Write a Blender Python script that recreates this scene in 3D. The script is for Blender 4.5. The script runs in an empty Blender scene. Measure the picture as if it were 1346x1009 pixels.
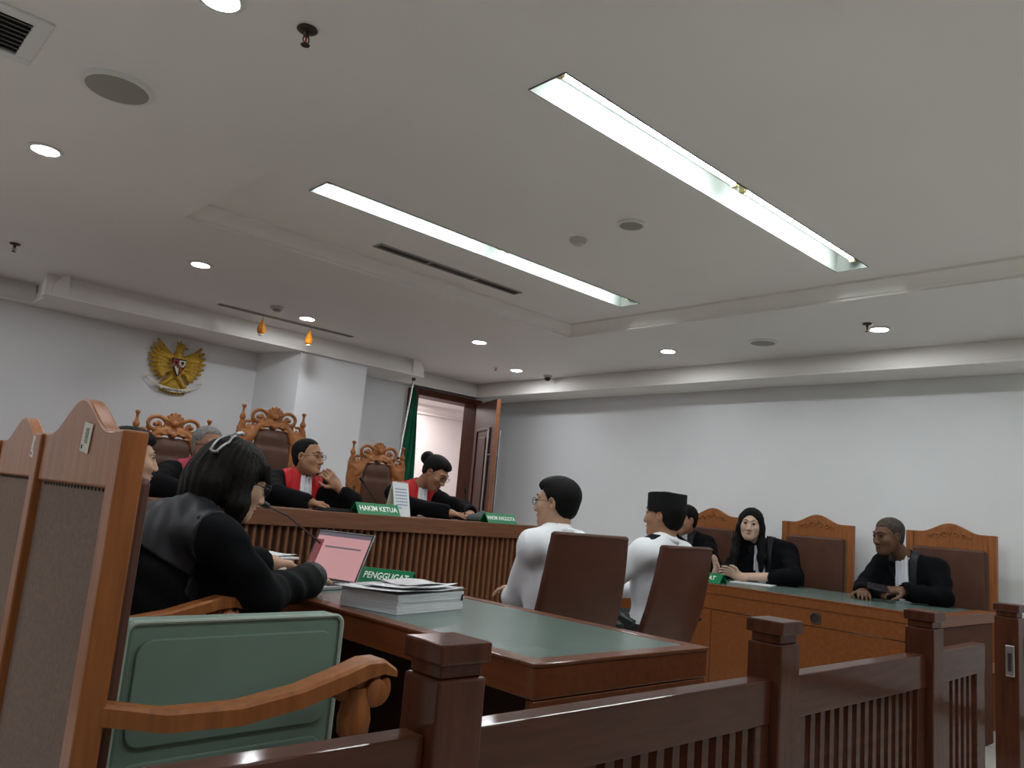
import bpy, bmesh, math, random
import numpy as np
from mathutils import Vector, Matrix
random.seed(7)
R=math.radians; PI=math.pi
S=bpy.context.scene; COL=S.collection
# ---------------------------------------------------------------- camera
cd=bpy.data.cameras.new('camera'); cam=bpy.data.objects.new('camera',cd); COL.objects.link(cam); S.camera=cam
cd.sensor_width=36; cd.sensor_fit='HORIZONTAL'; cd.lens=36*1041.0/1346.0; cd.clip_start=.05; cd.clip_end=60
_y,_p,_r=R(42.8407),R(9.0654),R(4.9428)
_f=Vector((math.sin(_y)*math.cos(_p),math.cos(_y)*math.cos(_p),math.sin(_p)))
_a=Vector((math.cos(_y),-math.sin(_y),0)); _u=_a.cross(_f)
_cr=_a*math.cos(_r)+_u*math.sin(_r); _cu=-_a*math.sin(_r)+_u*math.cos(_r)
cam.matrix_world=Matrix(((_cr.x,_cu.x,-_f.x,0),(_cr.y,_cu.y,-_f.y,0),(_cr.z,_cu.z,-_f.z,1.12),(0,0,0,1)))
# ---------------------------------------------------------------- world, exposure
w=bpy.data.worlds.new('world'); S.world=w; w.use_nodes=True
w.node_tree.nodes['Background'].inputs[0].default_value=(.6,.65,.7,1); w.node_tree.nodes['Background'].inputs[1].default_value=.05
vs=S.view_settings; vs.view_transform='Standard'; vs.look='None'; vs.gamma=1; vs.exposure=3.55; vs.use_curve_mapping=False
TUBE=6.5; DOWN=18.0; HALL=3.2
# ---------------------------------------------------------------- materials
def mat(name,col,rough=.6,metal=0,spec=.3,coat=0,grain=None,bump=None,var=0,emit=None,scale=8,alpha=None,trans=0):
    m=bpy.data.materials.new(name); m.use_nodes=True; nt=m.node_tree; b=nt.nodes['Principled BSDF']
    b.inputs['Base Color'].default_value=(*col,1); b.inputs['Roughness'].default_value=rough; b.inputs['Metallic'].default_value=metal
    b.inputs['Specular IOR Level'].default_value=spec; b.inputs['Coat Weight'].default_value=coat; b.inputs['Coat Roughness'].default_value=.10; b.inputs['Coat IOR'].default_value=1.6
    if trans: b.inputs['Transmission Weight'].default_value=trans
    if emit: b.inputs['Emission Color'].default_value=(*emit[0],1); b.inputs['Emission Strength'].default_value=emit[1]
    if grain or bump or var:
        tc=nt.nodes.new('ShaderNodeTexCoord'); mp=nt.nodes.new('ShaderNodeMapping'); nt.links.new(tc.outputs['Object'],mp.inputs[0])
        if grain: mp.inputs['Scale'].default_value=grain
        n=nt.nodes.new('ShaderNodeTexNoise'); n.inputs['Scale'].default_value=scale; n.inputs['Detail'].default_value=6; nt.links.new(mp.outputs[0],n.inputs[0])
        if var:
            r=nt.nodes.new('ShaderNodeValToRGB'); r.color_ramp.elements[0].position=.3; r.color_ramp.elements[1].position=.7
            r.color_ramp.elements[0].color=(*[c*(1-var) for c in col],1); r.color_ramp.elements[1].color=(*[min(1,c*(1+var)) for c in col],1)
            nt.links.new(n.outputs[0],r.inputs[0]); nt.links.new(r.outputs[0],b.inputs['Base Color'])
        if bump:
            bp=nt.nodes.new('ShaderNodeBump'); bp.inputs['Strength'].default_value=bump[0]; bp.inputs['Distance'].default_value=bump[1]
            n2=nt.nodes.new('ShaderNodeTexNoise'); n2.inputs['Scale'].default_value=bump[2]; n2.inputs['Detail'].default_value=3
            nt.links.new(mp.outputs[0],n2.inputs[0]); nt.links.new(n2.outputs[0],bp.inputs['Height']); nt.links.new(bp.outputs[0],b.inputs['Normal'])
    return m
VG=(9,9,.9); XG=(.9,9,9); YG=(9,.9,9)
M=dict(
 wall=mat('painted wall',(.80,.815,.83),.75,bump=(.15,.002,60),var=.03,scale=1.2),
 ceil=mat('painted ceiling',(.86,.84,.81),.85,bump=(.1,.001,40),var=.02,scale=1),
 wall2=mat('rear wall panelling',(.22,.19,.16),.7,var=.1),  # unseen walls coloured dark to weaken their reflection in the railing
 floor=mat('floor tile',(.72,.70,.65),.3,var=.08,scale=3),
 carpet=mat('dais carpet',(.10,.05,.04),.95,bump=(.5,.004,200),var=.2,scale=90),
 chairwood=mat('honey teak',(.30,.105,.032),.36,coat=.08,grain=VG,var=.22,scale=6),
 carved=mat('carved teak',(.34,.125,.038),.4,coat=.08,var=.2,scale=14),
 bench=mat('walnut bench',(.15,.060,.029),.42,coat=.05,grain=XG,var=.2,scale=6),
 slat=mat('walnut slat',(.17,.068,.032),.42,coat=.03,grain=VG,var=.2,scale=6),
 rail=mat('mahogany rail',(.068,.022,.011),.5,spec=.05,coat=.38,grain=XG,var=.22,scale=6),
 post=mat('mahogany post',(.068,.021,.0105),.5,spec=.05,coat=.38,grain=VG,var=.25,scale=6),
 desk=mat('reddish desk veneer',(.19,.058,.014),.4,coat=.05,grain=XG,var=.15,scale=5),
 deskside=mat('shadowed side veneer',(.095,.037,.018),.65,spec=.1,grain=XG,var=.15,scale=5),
 table=mat('table veneer',(.13,.038,.013),.40,coat=.35,spec=.15,grain=YG,var=.15,scale=5),
 darkw=mat('dark wood',(.05,.02,.012),.5,var=.2),
 inlay=mat('grey green leatherette',(.10,.145,.13),.27,bump=(.12,.001,150),var=.1,scale=5),
 fabric=mat('grey brown chair cloth',(.205,.152,.125),.95,spec=.1,bump=(.5,.002,350),var=.12,scale=120),
 leather=mat('brown leather',(.10,.045,.03),.42,bump=(.25,.002,70),var=.12,scale=10),
 swivel=mat('swivel chair leather',(.075,.026,.016),.4,bump=(.2,.001,90),var=.1,scale=8),
 door=mat('dark door wood',(.075,.023,.013),.45,spec=.12,grain=VG,var=.3,scale=7),
 dooredge=mat('door edge wood',(.26,.10,.045),.4,grain=VG,var=.2,scale=7),
 white=mat('white enamel',(.75,.76,.74),.4), offw=mat('off white plastic',(.55,.53,.48),.5),
 speaker=mat('speaker grille',(.34,.335,.29),.7,bump=(.6,.002,300)),
 ventd=mat('dark vent slot',(.03,.03,.03),.8), ventg=mat('grey vent metal',(.32,.31,.29),.5),
 brass=mat('aged lamp holder',(.55,.47,.2),.4), chrome=mat('brushed steel',(.6,.6,.6),.28,metal=1),
 black=mat('black plastic',(.012,.012,.013),.4), bronze=mat('dark bronze',(.06,.045,.04),.4,metal=.6),
 tube=mat('fluorescent tube',(1,1,1),.4,emit=((.93,1.0,.97),TUBE)), led=mat('downlight lens',(1,1,1),.4,emit=((.95,.97,1.0),DOWN)),
 refl=mat('troffer enamel',(.13,.142,.135),.45),
 gold=mat('gilded carving',(.50,.30,.035),.42,metal=.25,bump=(.3,.003,80),var=.3,scale=60), golddark=mat('dark gilding',(.20,.115,.02),.5,metal=.2),
 red=mat('shield red',(.30,.015,.025),.45), cream=mat('cream paint',(.8,.76,.62),.5), ink=mat('black ink',(.01,.01,.01),.5),
 signg=mat('green acrylic sign',(.0,.17,.06),.35), lettering=mat('white lettering',(.85,.9,.86),.5),
 paper=mat('white paper',(.66,.67,.70),.7,var=.04,scale=20), paperp=mat('printed paper',(.55,.53,.55),.7,var=.15,scale=25), bluei=mat('blue print',(.25,.32,.5),.7),
 greencase=mat('sage green case shell',(.16,.24,.195),.55,bump=(.1,.001,200),var=.04), rim=mat('pale green rim',(.36,.44,.38),.4),
 flag=mat('green flag cloth',(.0,.075,.035),.85,bump=(.4,.004,60),var=.3,scale=8),
 amber=mat('amber glass',(.75,.30,.03),.15,trans=.45,var=.3,scale=30), lap=mat('laptop metal',(.42,.43,.45),.3,metal=.7),
 screen=mat('laptop screen',(.05,.03,.03),.2,emit=((.46,.24,.25),.085)), screend=mat('screen dark red pane',(.02,.01,.01),.2,emit=((.15,.028,.035),.085)), screeng=mat('screen title bar',(.02,.02,.02),.2,emit=((.10,.085,.11),.085)),
 plastic=mat('clear box plastic',(.5,.56,.6),.2), hall=mat('corridor paint',(.68,.62,.60),.8),
 redt=mat('red marker',(.4,.02,.02),.5), label=mat('label paper',(.62,.61,.55),.6),
)
# ---------------------------------------------------------------- helpers
def link(o,parent=None):
    COL.objects.link(o)
    if parent is not None: o.parent=parent
    return o
def tag(o,label=None,cat=None,group=None,kind=None):
    if label: o['label']=label
    if cat: o['category']=cat
    if group: o['group']=group
    if kind: o['kind']=kind
    return o
def empty(name,loc,label,cat,group=None,rz=0):
    o=bpy.data.objects.new(name,None); o.empty_display_size=.1; COL.objects.link(o); o.location=loc; o.rotation_euler=(0,0,rz)
    return tag(o,label,cat,group)
class MB:
    def __init__(s): s.v=[]; s.f=[]; s.m=[]
    def add(s,vs,fs,mi=0):
        n=len(s.v); s.v+= [tuple(map(float,v)) for v in vs]; s.f+=[tuple(i+n for i in f) for f in fs]; s.m+=[mi]*len(fs); return s
    def box(s,a,b,mi=0,rot=None,c=None):
        x0,y0,z0=a;x1,y1,z1=b
        vs=[Vector(p) for p in ((x0,y0,z0),(x1,y0,z0),(x1,y1,z0),(x0,y1,z0),(x0,y0,z1),(x1,y0,z1),(x1,y1,z1),(x0,y1,z1))]
        if rot is not None:
            c=Vector(c) if c is not None else sum(vs,Vector())/8
            vs=[c+rot@(v-c) for v in vs]
        return s.add(vs,[(0,3,2,1),(4,5,6,7),(0,1,5,4),(1,2,6,5),(2,3,7,6),(3,0,4,7)],mi)
    def prism(s,poly,axis,a,b,mi=0):
        # poly in the two other axes, extruded along axis (0,1,2) from a to b
        n=len(poly)
        def P(p,t):
            q=list(p); q.insert(axis,t); return q
        vs=[P(p,a) for p in poly]+[P(p,b) for p in poly]
        return s.add(vs,[tuple(range(n)),tuple(range(2*n-1,n-1,-1))]+[(i,i+n,(i+1)%n+n,(i+1)%n) for i in range(n)],mi)
    def lathe(s,prof,c,ax=(0,0,1),n=20,mi=0):
        # prof: list of (r,h) along ax
        ax=Vector(ax).normalized(); q=Vector((0,0,1)).rotation_difference(ax); c=Vector(c)
        vs=[];fs=[]
        for r,h in prof:
            for k in range(n):
                a=2*PI*k/n; vs.append(c+q@Vector((r*math.cos(a),r*math.sin(a),h)))
        for i in range(len(prof)-1):
            for k in range(n): fs.append((i*n+k,i*n+(k+1)%n,(i+1)*n+(k+1)%n,(i+1)*n+k))
        fs.append(tuple(range(n-1,-1,-1))); fs.append(tuple((len(prof)-1)*n+k for k in range(n)))
        return s.add(vs,fs,mi)
    def tube(s,pts,r,n=8,mi=0,flat=None):
        pts=[Vector(p) for p in pts]; rs=r if isinstance(r,(list,tuple)) else [r]*len(pts)
        vs=[];fs=[]; up=Vector((0,0,1)); prev=None
        for i,p in enumerate(pts):
            t=(pts[min(i+1,len(pts)-1)]-pts[max(i-1,0)]).normalized()
            if prev is None:
                a=t.cross(up); 
                if a.length<1e-3: a=t.cross(Vector((1,0,0)))
                a.normalize()
            else: a=(prev-t*prev.dot(t)).normalized()
            prev=a; b=t.cross(a)
            for k in range(n):
                th=2*PI*k/n; vs.append(p+a*math.cos(th)*rs[i]+b*math.sin(th)*rs[i]*(flat or 1))
        for i in range(len(pts)-1):
            for k in range(n): fs.append((i*n+k,i*n+(k+1)%n,(i+1)*n+(k+1)%n,(i+1)*n+k))
        fs.append(tuple(range(n-1,-1,-1))); fs.append(tuple((len(pts)-1)*n+k for k in range(n)))
        return s.add(vs,fs,mi)
    def mesh(s,name,mats,smooth=False):
        me=bpy.data.meshes.new(name); me.from_pydata(s.v,[],s.f)
        for m in (mats if isinstance(mats,(list,tuple)) else [mats]): me.materials.append(m)
        me.polygons.foreach_set('material_index',s.m)
        bm=bmesh.new(); bm.from_mesh(me); bmesh.ops.recalc_face_normals(bm,faces=bm.faces); bm.to_mesh(me); bm.free()
        if smooth:
            me.polygons.foreach_set('use_smooth',[True]*len(me.polygons)); me.set_sharp_from_angle(angle=R(smooth if smooth>1 else 40))
        me.update(); return me
    def build(s,name,mats,parent=None,smooth=False,bevel=0,kind=None,loc=None):
        o=bpy.data.objects.new(name,s.mesh(name,mats,smooth)); link(o,parent)
        if loc is not None: o.location=loc
        if bevel:
            b=o.modifiers.new('bevel','BEVEL'); b.width=bevel; b.segments=2; b.limit_method='ANGLE'; b.angle_limit=R(40); b.use_clamp_overlap=True
        if kind: o['kind']=kind
        return o
def copy_of(o,loc,parent):
    c=o.copy(); COL.objects.link(c); c.parent=parent; c.location=loc; return c
def box(name,a,b,m,parent=None,bevel=0,kind=None):
    return MB().box(a,b).build(name,m,parent,bevel=bevel,kind=kind)
def text(name,s,size,m,parent,mw,ex=.0006,sx=1):
    c=bpy.data.curves.new(name,'FONT'); c.body=s; c.size=size; c.extrude=ex; c.align_x='CENTER'; c.align_y='CENTER'; c.offset=size*.012; c.resolution_u=3
    t=bpy.data.objects.new(name,c); COL.objects.link(t); dg=bpy.context.evaluated_depsgraph_get(); dg.update()
    me=bpy.data.meshes.new_from_object(t.evaluated_get(dg)); bpy.data.objects.remove(t); me.materials.clear(); me.materials.append(m)
    o=bpy.data.objects.new(name,me); link(o,parent); o.matrix_local=mw@Matrix.Diagonal((sx,1,1,1)); return o
# ---------------------------------------------------------------- implicit surfaces (numpy surface nets)
def axis(lo,hi,h,fine=(),hf=.005):
    xs=[lo]
    while xs[-1]<hi:
        x=xs[-1]; st=hf if any(a-hf<=x<=b for a,b in fine) else h
        for a,b in fine:
            if x<a-hf and x+st>a: st=max(a-x,hf)
        xs.append(x+st)
    return np.array(xs,np.float32)
class Field:
    def __init__(s,xs,ys,zs):
        s.a=(xs,ys,zs); s.F=np.full((len(xs),len(ys),len(zs)),.3,np.float32)
    def sl(s,lo,hi,pad):
        r=[]
        for i in range(3):
            a=np.searchsorted(s.a[i],lo[i]-pad); b=np.searchsorted(s.a[i],hi[i]+pad); r.append(slice(max(a-1,0),min(b+1,len(s.a[i]))))
        return tuple(r)
    def grid(s,sl):
        return s.a[0][sl[0]][:,None,None],s.a[1][sl[1]][None,:,None],s.a[2][sl[2]][None,None,:]
    def put(s,fn,lo,hi,k,op='u'):
        pad=k+.03; sl=s.sl(lo,hi,pad)
        if any(q.stop-q.start<2 for q in sl): return s
        d=fn(*s.grid(sl)).astype(np.float32); A=s.F[sl]
        if op=='u': h=np.maximum(k-np.abs(A-d),0)/max(k,1e-6); s.F[sl]=np.minimum(A,d)-h*h*k*.25
        else:
            d=-d; h=np.maximum(k-np.abs(A-d),0)/max(k,1e-6); s.F[sl]=np.maximum(A,d)+h*h*k*.25
        return s
    def cap(s,p,q,r1,r2=None,k=.01,op='u'):
        p=np.array(p,float);q=np.array(q,float); r2=r1 if r2 is None else r2; m=max(r1,r2); ba=q-p; L=max(ba@ba,1e-9)
        def fn(x,y,z):
            h=np.clip(((x-p[0])*ba[0]+(y-p[1])*ba[1]+(z-p[2])*ba[2])/L,0,1)
            return np.sqrt((x-p[0]-h*ba[0])**2+(y-p[1]-h*ba[1])**2+(z-p[2]-h*ba[2])**2)-(r1+(r2-r1)*h)
        return s.put(fn,np.minimum(p,q)-m,np.maximum(p,q)+m,k,op)
    def ell(s,c,r,Rm=None,k=.01,op='u'):
        c=np.array(c,float); r=np.array(r,float); Rm=np.eye(3) if Rm is None else np.array(Rm,float)  # rows = local axes
        ext=np.sqrt(((Rm.T*r)**2).sum(1))
        def fn(x,y,z):
            dx,dy,dz=x-c[0],y-c[1],z-c[2]; k0=0;k1=0
            for i in range(3):
                l=Rm[i,0]*dx+Rm[i,1]*dy+Rm[i,2]*dz; k0=k0+(l/r[i])**2; k1=k1+(l/(r[i]*r[i]))**2
            k0=np.sqrt(k0); return k0*(k0-1)/np.maximum(np.sqrt(k1),1e-6)
        return s.put(fn,c-ext,c+ext,k,op)
    def rbox(s,c,h,rad,Rm=None,k=.01,op='u'):
        c=np.array(c,float);h=np.array(h,float); Rm=np.eye(3) if Rm is None else np.array(Rm,float)
        ext=(np.abs(Rm.T)*h).sum(1)+rad
        def fn(x,y,z):
            dx,dy,dz=x-c[0],y-c[1],z-c[2]; o=0; mx=None
            for i in range(3):
                l=np.abs(Rm[i,0]*dx+Rm[i,1]*dy+Rm[i,2]*dz)-h[i]+rad; o=o+np.maximum(l,0)**2; mx=l if mx is None else np.maximum(mx,l)
            return np.sqrt(o)+np.minimum(mx,0)-rad
        return s.put(fn,c-ext,c+ext,k,op)
    def plane(s,p,n):      # keep the side the normal n points away from
        p=np.array(p,float);n=np.array(n,float);n=n/np.linalg.norm(n); x,y,z=s.grid((slice(None),)*3)
        s.F=np.maximum(s.F,((x-p[0])*n[0]+(y-p[1])*n[1]+(z-p[2])*n[2]).astype(np.float32)); return s
    def apply(s,fn):
        x,y,z=s.grid((slice(None),)*3); s.F=fn(s.F,x,y,z).astype(np.float32); return s
    def mesh(s,name,m,rel=(0,0,0)):
        F=s.F; X,Y,Z=s.a
        F[0]=np.maximum(F[0],.01);F[-1]=np.maximum(F[-1],.01);F[:,0]=np.maximum(F[:,0],.01);F[:,-1]=np.maximum(F[:,-1],.01);F[:,:,0]=np.maximum(F[:,:,0],.01);F[:,:,-1]=np.maximum(F[:,:,-1],.01)
        I=(F<0); n=I.shape
        cnt=np.zeros((n[0]-1,n[1]-1,n[2]-1),np.uint8)
        for dx in (0,1):
            for dy in (0,1):
                for dz in (0,1): cnt+=I[dx:n[0]-1+dx,dy:n[1]-1+dy,dz:n[2]-1+dz]
        ci,cj,ck=np.nonzero((cnt>0)&(cnt<8)); idx=np.full(cnt.shape,-1,np.int32); idx[ci,cj,ck]=np.arange(len(ci))
        P=np.zeros((len(ci),3)); W=np.zeros(len(ci))
        cs=[(a,b,c) for a in (0,1) for b in (0,1) for c in (0,1)]
        for a in cs:
            for ax in range(3):
                if a[ax]==1: continue
                b=list(a); b[ax]=1
                fa=F[ci+a[0],cj+a[1],ck+a[2]]; fb=F[ci+b[0],cj+b[1],ck+b[2]]; mk=(fa<0)!=(fb<0)
                t=np.where(mk,fa/np.where(mk,fa-fb,1),0)
                pa=np.stack([X[ci+a[0]],Y[cj+a[1]],Z[ck+a[2]]],1); pb=np.stack([X[ci+b[0]],Y[cj+b[1]],Z[ck+b[2]]],1)
                P+=np.where(mk[:,None],pa+(pb-pa)*t[:,None],0); W+=mk
        P/=W[:,None]; P-=np.array(rel,float)
        Q=[]
        for ax in range(3):
            sa=[slice(None)]*3; sb=[slice(None)]*3; sa[ax]=slice(0,-1); sb[ax]=slice(1,None)
            A=I[tuple(sa)]; B=I[tuple(sb)]; ch=A!=B
            o1,o2=[(1,2),(2,0),(0,1)][ax]
            e=np.array(np.nonzero(ch)).T
            ok=(e[:,o1]>0)&(e[:,o2]>0)&(e[:,o1]<n[o1]-1)&(e[:,o2]<n[o2]-1); e=e[ok]
            fl=A[e[:,0],e[:,1],e[:,2]]
            def g(d1,d2):
                q=e.copy(); q[:,o1]-=d1; q[:,o2]-=d2; return idx[q[:,0],q[:,1],q[:,2]]
            q=np.stack([g(1,1),g(0,1),g(0,0),g(1,0)],1)
            q[~fl]=q[~fl][:,::-1]; Q.append(q)
        Q=np.concatenate(Q); Q=Q[(Q>=0).all(1)]
        me=bpy.data.meshes.new(name); me.vertices.add(len(P)); me.vertices.foreach_set('co',P.astype(np.float32).ravel())
        me.loops.add(len(Q)*4); me.loops.foreach_set('vertex_index',Q.astype(np.int32).ravel())
        me.polygons.add(len(Q)); me.polygons.foreach_set('loop_start',np.arange(0,len(Q)*4,4,dtype=np.int32))
        me.materials.append(m); me.update(calc_edges=True); me.validate(); me.polygons.foreach_set('use_smooth',np.ones(len(me.polygons),bool)); me.update(); return me
    def build(s,name,m,parent=None,rel=(0,0,0)):
        o=bpy.data.objects.new(name,s.mesh(name,m,rel)); return link(o,parent)
# ---------------------------------------------------------------- room shell
ZC=2.514; ZR=2.596; ZB=2.35; YB=6.90; XR=6.20
box('floor',(-3.5,-3.5,-.1),(XR+.1,7.0,0),M['floor'],kind='structure')
for i in range(0):
    pass
fl=MB()
for i in range(-5,10):
    fl.box((i*.6+.1-.002,-3.5,0),(i*.6+.1+.002,7.0,.0006))
for j in range(-5,12):
    fl.box((-3.5,j*.6-.002,0),(XR,j*.6+.002,.0006))
fl.build('trim_1',mat('grout',(.2,.19,.17),.9),kind='structure')
# eagle wall with pillar, door opening
wb=MB()
wb.box((-3.6,YB,0),(4.97,YB+.12,2.75)).box((4.97,YB,2.26),(5.80,YB+.12,2.75)).box((5.80,YB,0),(XR+.12,YB+.12,2.75))
wb.build('wall_back',M['wall'],kind='structure')
pil=MB(); pil.prism([(3.18,6.899),(3.32,6.35),(4.01,6.35),(4.01,6.899)],2,.2,ZB+.01); pil.build('wall_pillar',M['wall'],kind='structure')
box('wall_right',(XR,-3.5,0),(XR+.12,7.0,2.75),M['wall'],kind='structure')
box('wall_left',(-3.6,-3.5,0),(-3.5,7.0,2.75),M['wall2'],kind='structure')
box('wall_front',(-3.5,-3.6,0),(XR,-3.5,2.75),M['wall2'],kind='structure')
# ceiling slab round a shallow tray (x 1.43-4.53, y up to 4.25)
TX0,TX1,TY0,TY1=1.43,4.53,-1.2,4.25
cl=MB()
cl.box((-3.5,-3.5,ZC),(TX0,7,2.75)).box((TX1,-3.5,ZC),(XR,7,2.75)).box((TX0,TY1,ZC),(TX1,7,2.75)).box((TX0,-3.5,ZC),(TX1,TY0,2.75))
cl.build('ceiling',M['ceil'],kind='structure')
LIG=[(1.75,4.195,.20,.38),(1.75,4.195,1.755,1.935),(1.745,4.19,3.30,3.475)]  # first troffer is unseen, added to brighten the ceiling
tr=MB(); zt=2.75
tr.box((TX0,TY0,ZR),(LIG[0][0],TY1,zt)).box((LIG[0][1],TY0,ZR),(TX1,TY1,zt))
ys=[TY0]+[v for q in LIG for v in q[2:]]+[TY1]
for a,b in zip(ys[::2],ys[1::2]): tr.box((LIG[0][0],a,ZR),(LIG[0][1],b,zt))
tr.build('ceiling_tray',M['ceil'],kind='structure')
box('ceiling_roof',(-3.5,-3.5,2.751),(XR,7,2.8),M['ceil'],kind='structure')
# tray moulding, cyma profile (offset from the tray edge, height)
prof=[(0,0),(.03,0),(.03,.012),(.045,.014),(.05,.024),(.07,.045),(.10,.060),(.125,.068),(.125,.083),(0,.083)]
def crown(name,ax,edge,sgn,a,b,prof,z0):
    m=MB(); pts=[(edge+sgn*d,z0+h) for d,h in prof]
    if ax==0: m.prism(pts,0,a,b)             # runs along x, poly (y,z)
    else: m.prism(pts,1,a,b)                 # runs along y, poly (x,z)
    return m.build(name,M['ceil'],kind='structure',smooth=50)
crown('trim_2',1,TX1,-1,TY0,TY1,prof,ZC)
crown('trim_3',0,TY1,-1,TX0,TX1,prof,ZC)
# perimeter bulkhead with crown mouldings
bp=[(0,0),(-.035,0),(-.035,.018),(-.022,.024),(-.018,.06),(-.012,.085),(.0,.115),(.02,.135),(.03,.164),(0.08,.164),(.08,0)]
bk=MB(); bk.box((1.33,6.36,ZB+.004),(4.59,YB,ZC)); bk.build('ceiling_bulkhead',M['ceil'],kind='structure')
def crown2(name,ax,edge,sgn,a,b,dz=0):
    m=MB(); pts=[(edge+sgn*d,ZB+h+dz) for d,h in bp]
    m.prism(pts,ax,a,b); return m.build(name,M['ceil'],kind='structure',smooth=50)
crown2('trim_5',0,6.335,1,1.27,4.65)
crown2('trim_6',1,1.335,1,6.302,6.86,.0013)
crown2('trim_7',1,4.585,-1,6.302,6.86,.0013)
crown2('trim_8',0,6.83,1,-3.5,1.32,.0025); crown2('trim_9',0,6.83,1,4.60,5.95,.0025)
crown2('trim_10',1,5.80,1,-3.5,6.86,.0012)
box('ceiling_soffit',(5.86,-3.5,ZB+.004),(XR,YB,ZC),M['ceil'],kind='structure')
box('baseboard_right',(XR-.015,-3.5,0),(XR,6.9,.09),M['darkw'],kind='structure')
box('floor_dais',(-.6,4.35,0),(4.75,YB,.2),M['carpet'],kind='structure')
# corridor behind the doorway
hb=MB(); hb.box((4.2,8.6,0),(7.6,8.7,2.6)).box((4.1,7.02,0),(4.2,8.6,2.6)).box((7.5,7.02,0),(7.6,8.6,2.6)).box((4.2,7.02,2.42),(7.5,8.6,2.5)).box((4.2,7.02,-.1),(7.5,8.6,0))
hb.build('wall_corridor',M['hall'],kind='structure')
cm=MB(); cm.prism([(8.6,2.30),(8.56,2.30),(8.56,2.33),(8.50,2.36),(8.46,2.42),(8.6,2.42)],0,4.2,7.5); cm.prism([(4.2,2.3),(4.5,2.3),(4.5,2.32),(4.62,2.42),(4.2,2.42)],1,7.02,8.6); cm.build('trim_11',M['hall'],kind='structure')
hl=bpy.data.lights.new('corridor lamp','AREA'); hl.energy=HALL; hl.size=.9; hl.color=(1,.93,.93); ho=bpy.data.objects.new('corridor_lamp',hl); link(ho); ho.location=(5.9,7.9,2.40); tag(ho,'ceiling lamp lighting the corridor beyond the open door','lamp')
# door frame, door leaf
dm=MB(); dm.box((4.90,6.80,0),(4.975,YB+.13,2.325)).box((5.795,6.80,0),(5.87,YB+.13,2.325)).box((4.975,6.80,2.255),(5.795,YB+.13,2.325)).box((4.905,6.792,0),(4.93,6.80,2.31)).box((5.84,6.792,0),(5.865,6.80,2.31))
d1=bpy.data.objects.new('door_1',None); COL.objects.link(d1); d1['kind']='structure'; d1.location=(5.83,6.78,0)
dm.build('door_frame',M['door'],d1,loc=(-5.83,-6.78,0),bevel=.004)
ang=math.atan2(-.58,-.235); u=Vector((math.cos(ang),math.sin(ang),0)); nrm=Vector((-u.y,u.x,0))
leaf=bpy.data.objects.new('door_leaf',None); COL.objects.link(leaf); leaf.parent=d1; leaf.rotation_euler=(0,0,ang); leaf.location=(-.03,0,0)
L=.66
def lf(name,a,b,m,bev=.003): return box(name,a,b,m,leaf,bevel=bev)
lf('panel',(0,-.02,.02),(L,.02,2.27),M['door']); lf('edge_strip',(L,-.022,.02),(L+.012,.022,2.27),M['dooredge'])
for sg in (-1,1):
    for a,b in (((.09,.15),(.54,.78)),((.09,.92),(.54,1.98))):
        y=sg*.02; m=MB()
        m.box((a[0],min(y,y+sg*.012),a[1]),(b[0],max(y,y+sg*.012),a[1]+.03)).box((a[0],min(y,y+sg*.012),b[1]-.03),(b[0],max(y,y+sg*.012),b[1])).box((a[0],min(y,y+sg*.012),a[1]+.03),(a[0]+.03,max(y,y+sg*.012),b[1]-.03)).box((b[0]-.03,min(y,y+sg*.012),a[1]+.03),(b[0],max(y,y+sg*.012),b[1]-.03))
        m.box((a[0]+.12,min(y,y+sg*.01),a[1]+.1),(b[0]-.12,max(y,y+sg*.01),b[1]-.1)); m.build('panel_moulding',M['door'],leaf,bevel=.004)
    h=MB(); y=sg*.065; h.tube([(.60,y,.60),(.60,y,1.95)],.011,10)
    for z in (.78,1.68): h.tube([(.60,sg*.02,z),(.60,y,z)],.007,8)
    h.build('pull_handle',M['chrome'],leaf,smooth=40)
# ---------------------------------------------------------------- furniture
def subobj(name,parent,loc=(0,0,0)):
    o=bpy.data.objects.new(name,None); link(o,parent); o.location=loc; return o
# judges' bench
bn=empty('judges_bench',(2.6,4.0,0),'long walnut judges bench with vertical slatted front','bench')
def rel(o,base):
    o.location=(-base[0],-base[1],-base[2]); return o
B0=(2.6,4.0,0)
rel(box('bench_top',(.1,3.975,1.0),(4.30,4.72,1.028),M['bench'],bn,.004),B0)
rel(box('fascia',(.1,3.95,.937),(4.30,3.975,1.03),M['bench'],bn,.004),B0)
rel(box('front_panel',(.1,4.0,.0),(4.30,4.02,1.0),M['darkw'],bn),B0)
rel(box('plinth',(.1,3.96,0),(4.30,4.0,.12),M['bench'],bn,.004),B0)
rel(box('end_panel',(4.27,4.02,0),(4.30,4.70,1.0),M['bench'],bn,.003),B0); rel(box('end_panel',(.1,4.02,0),(.13,4.70,1.0),M['bench'],bn,.003),B0)
sl=MB().prism([(-.013,.012),(-.0105,-.007),(-.006,-.012),(.006,-.012),(.0105,-.007),(.013,.012)],2,.12,.937)
s0=sl.build('front_slat',M['slat'],bn); x=.16; first=True
while x<4.27:
    l=(x-B0[0],3.988-B0[1],0)
    if first: s0.location=l; first=False
    else: copy_of(s0,l,bn)
    x+=.047
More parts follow.
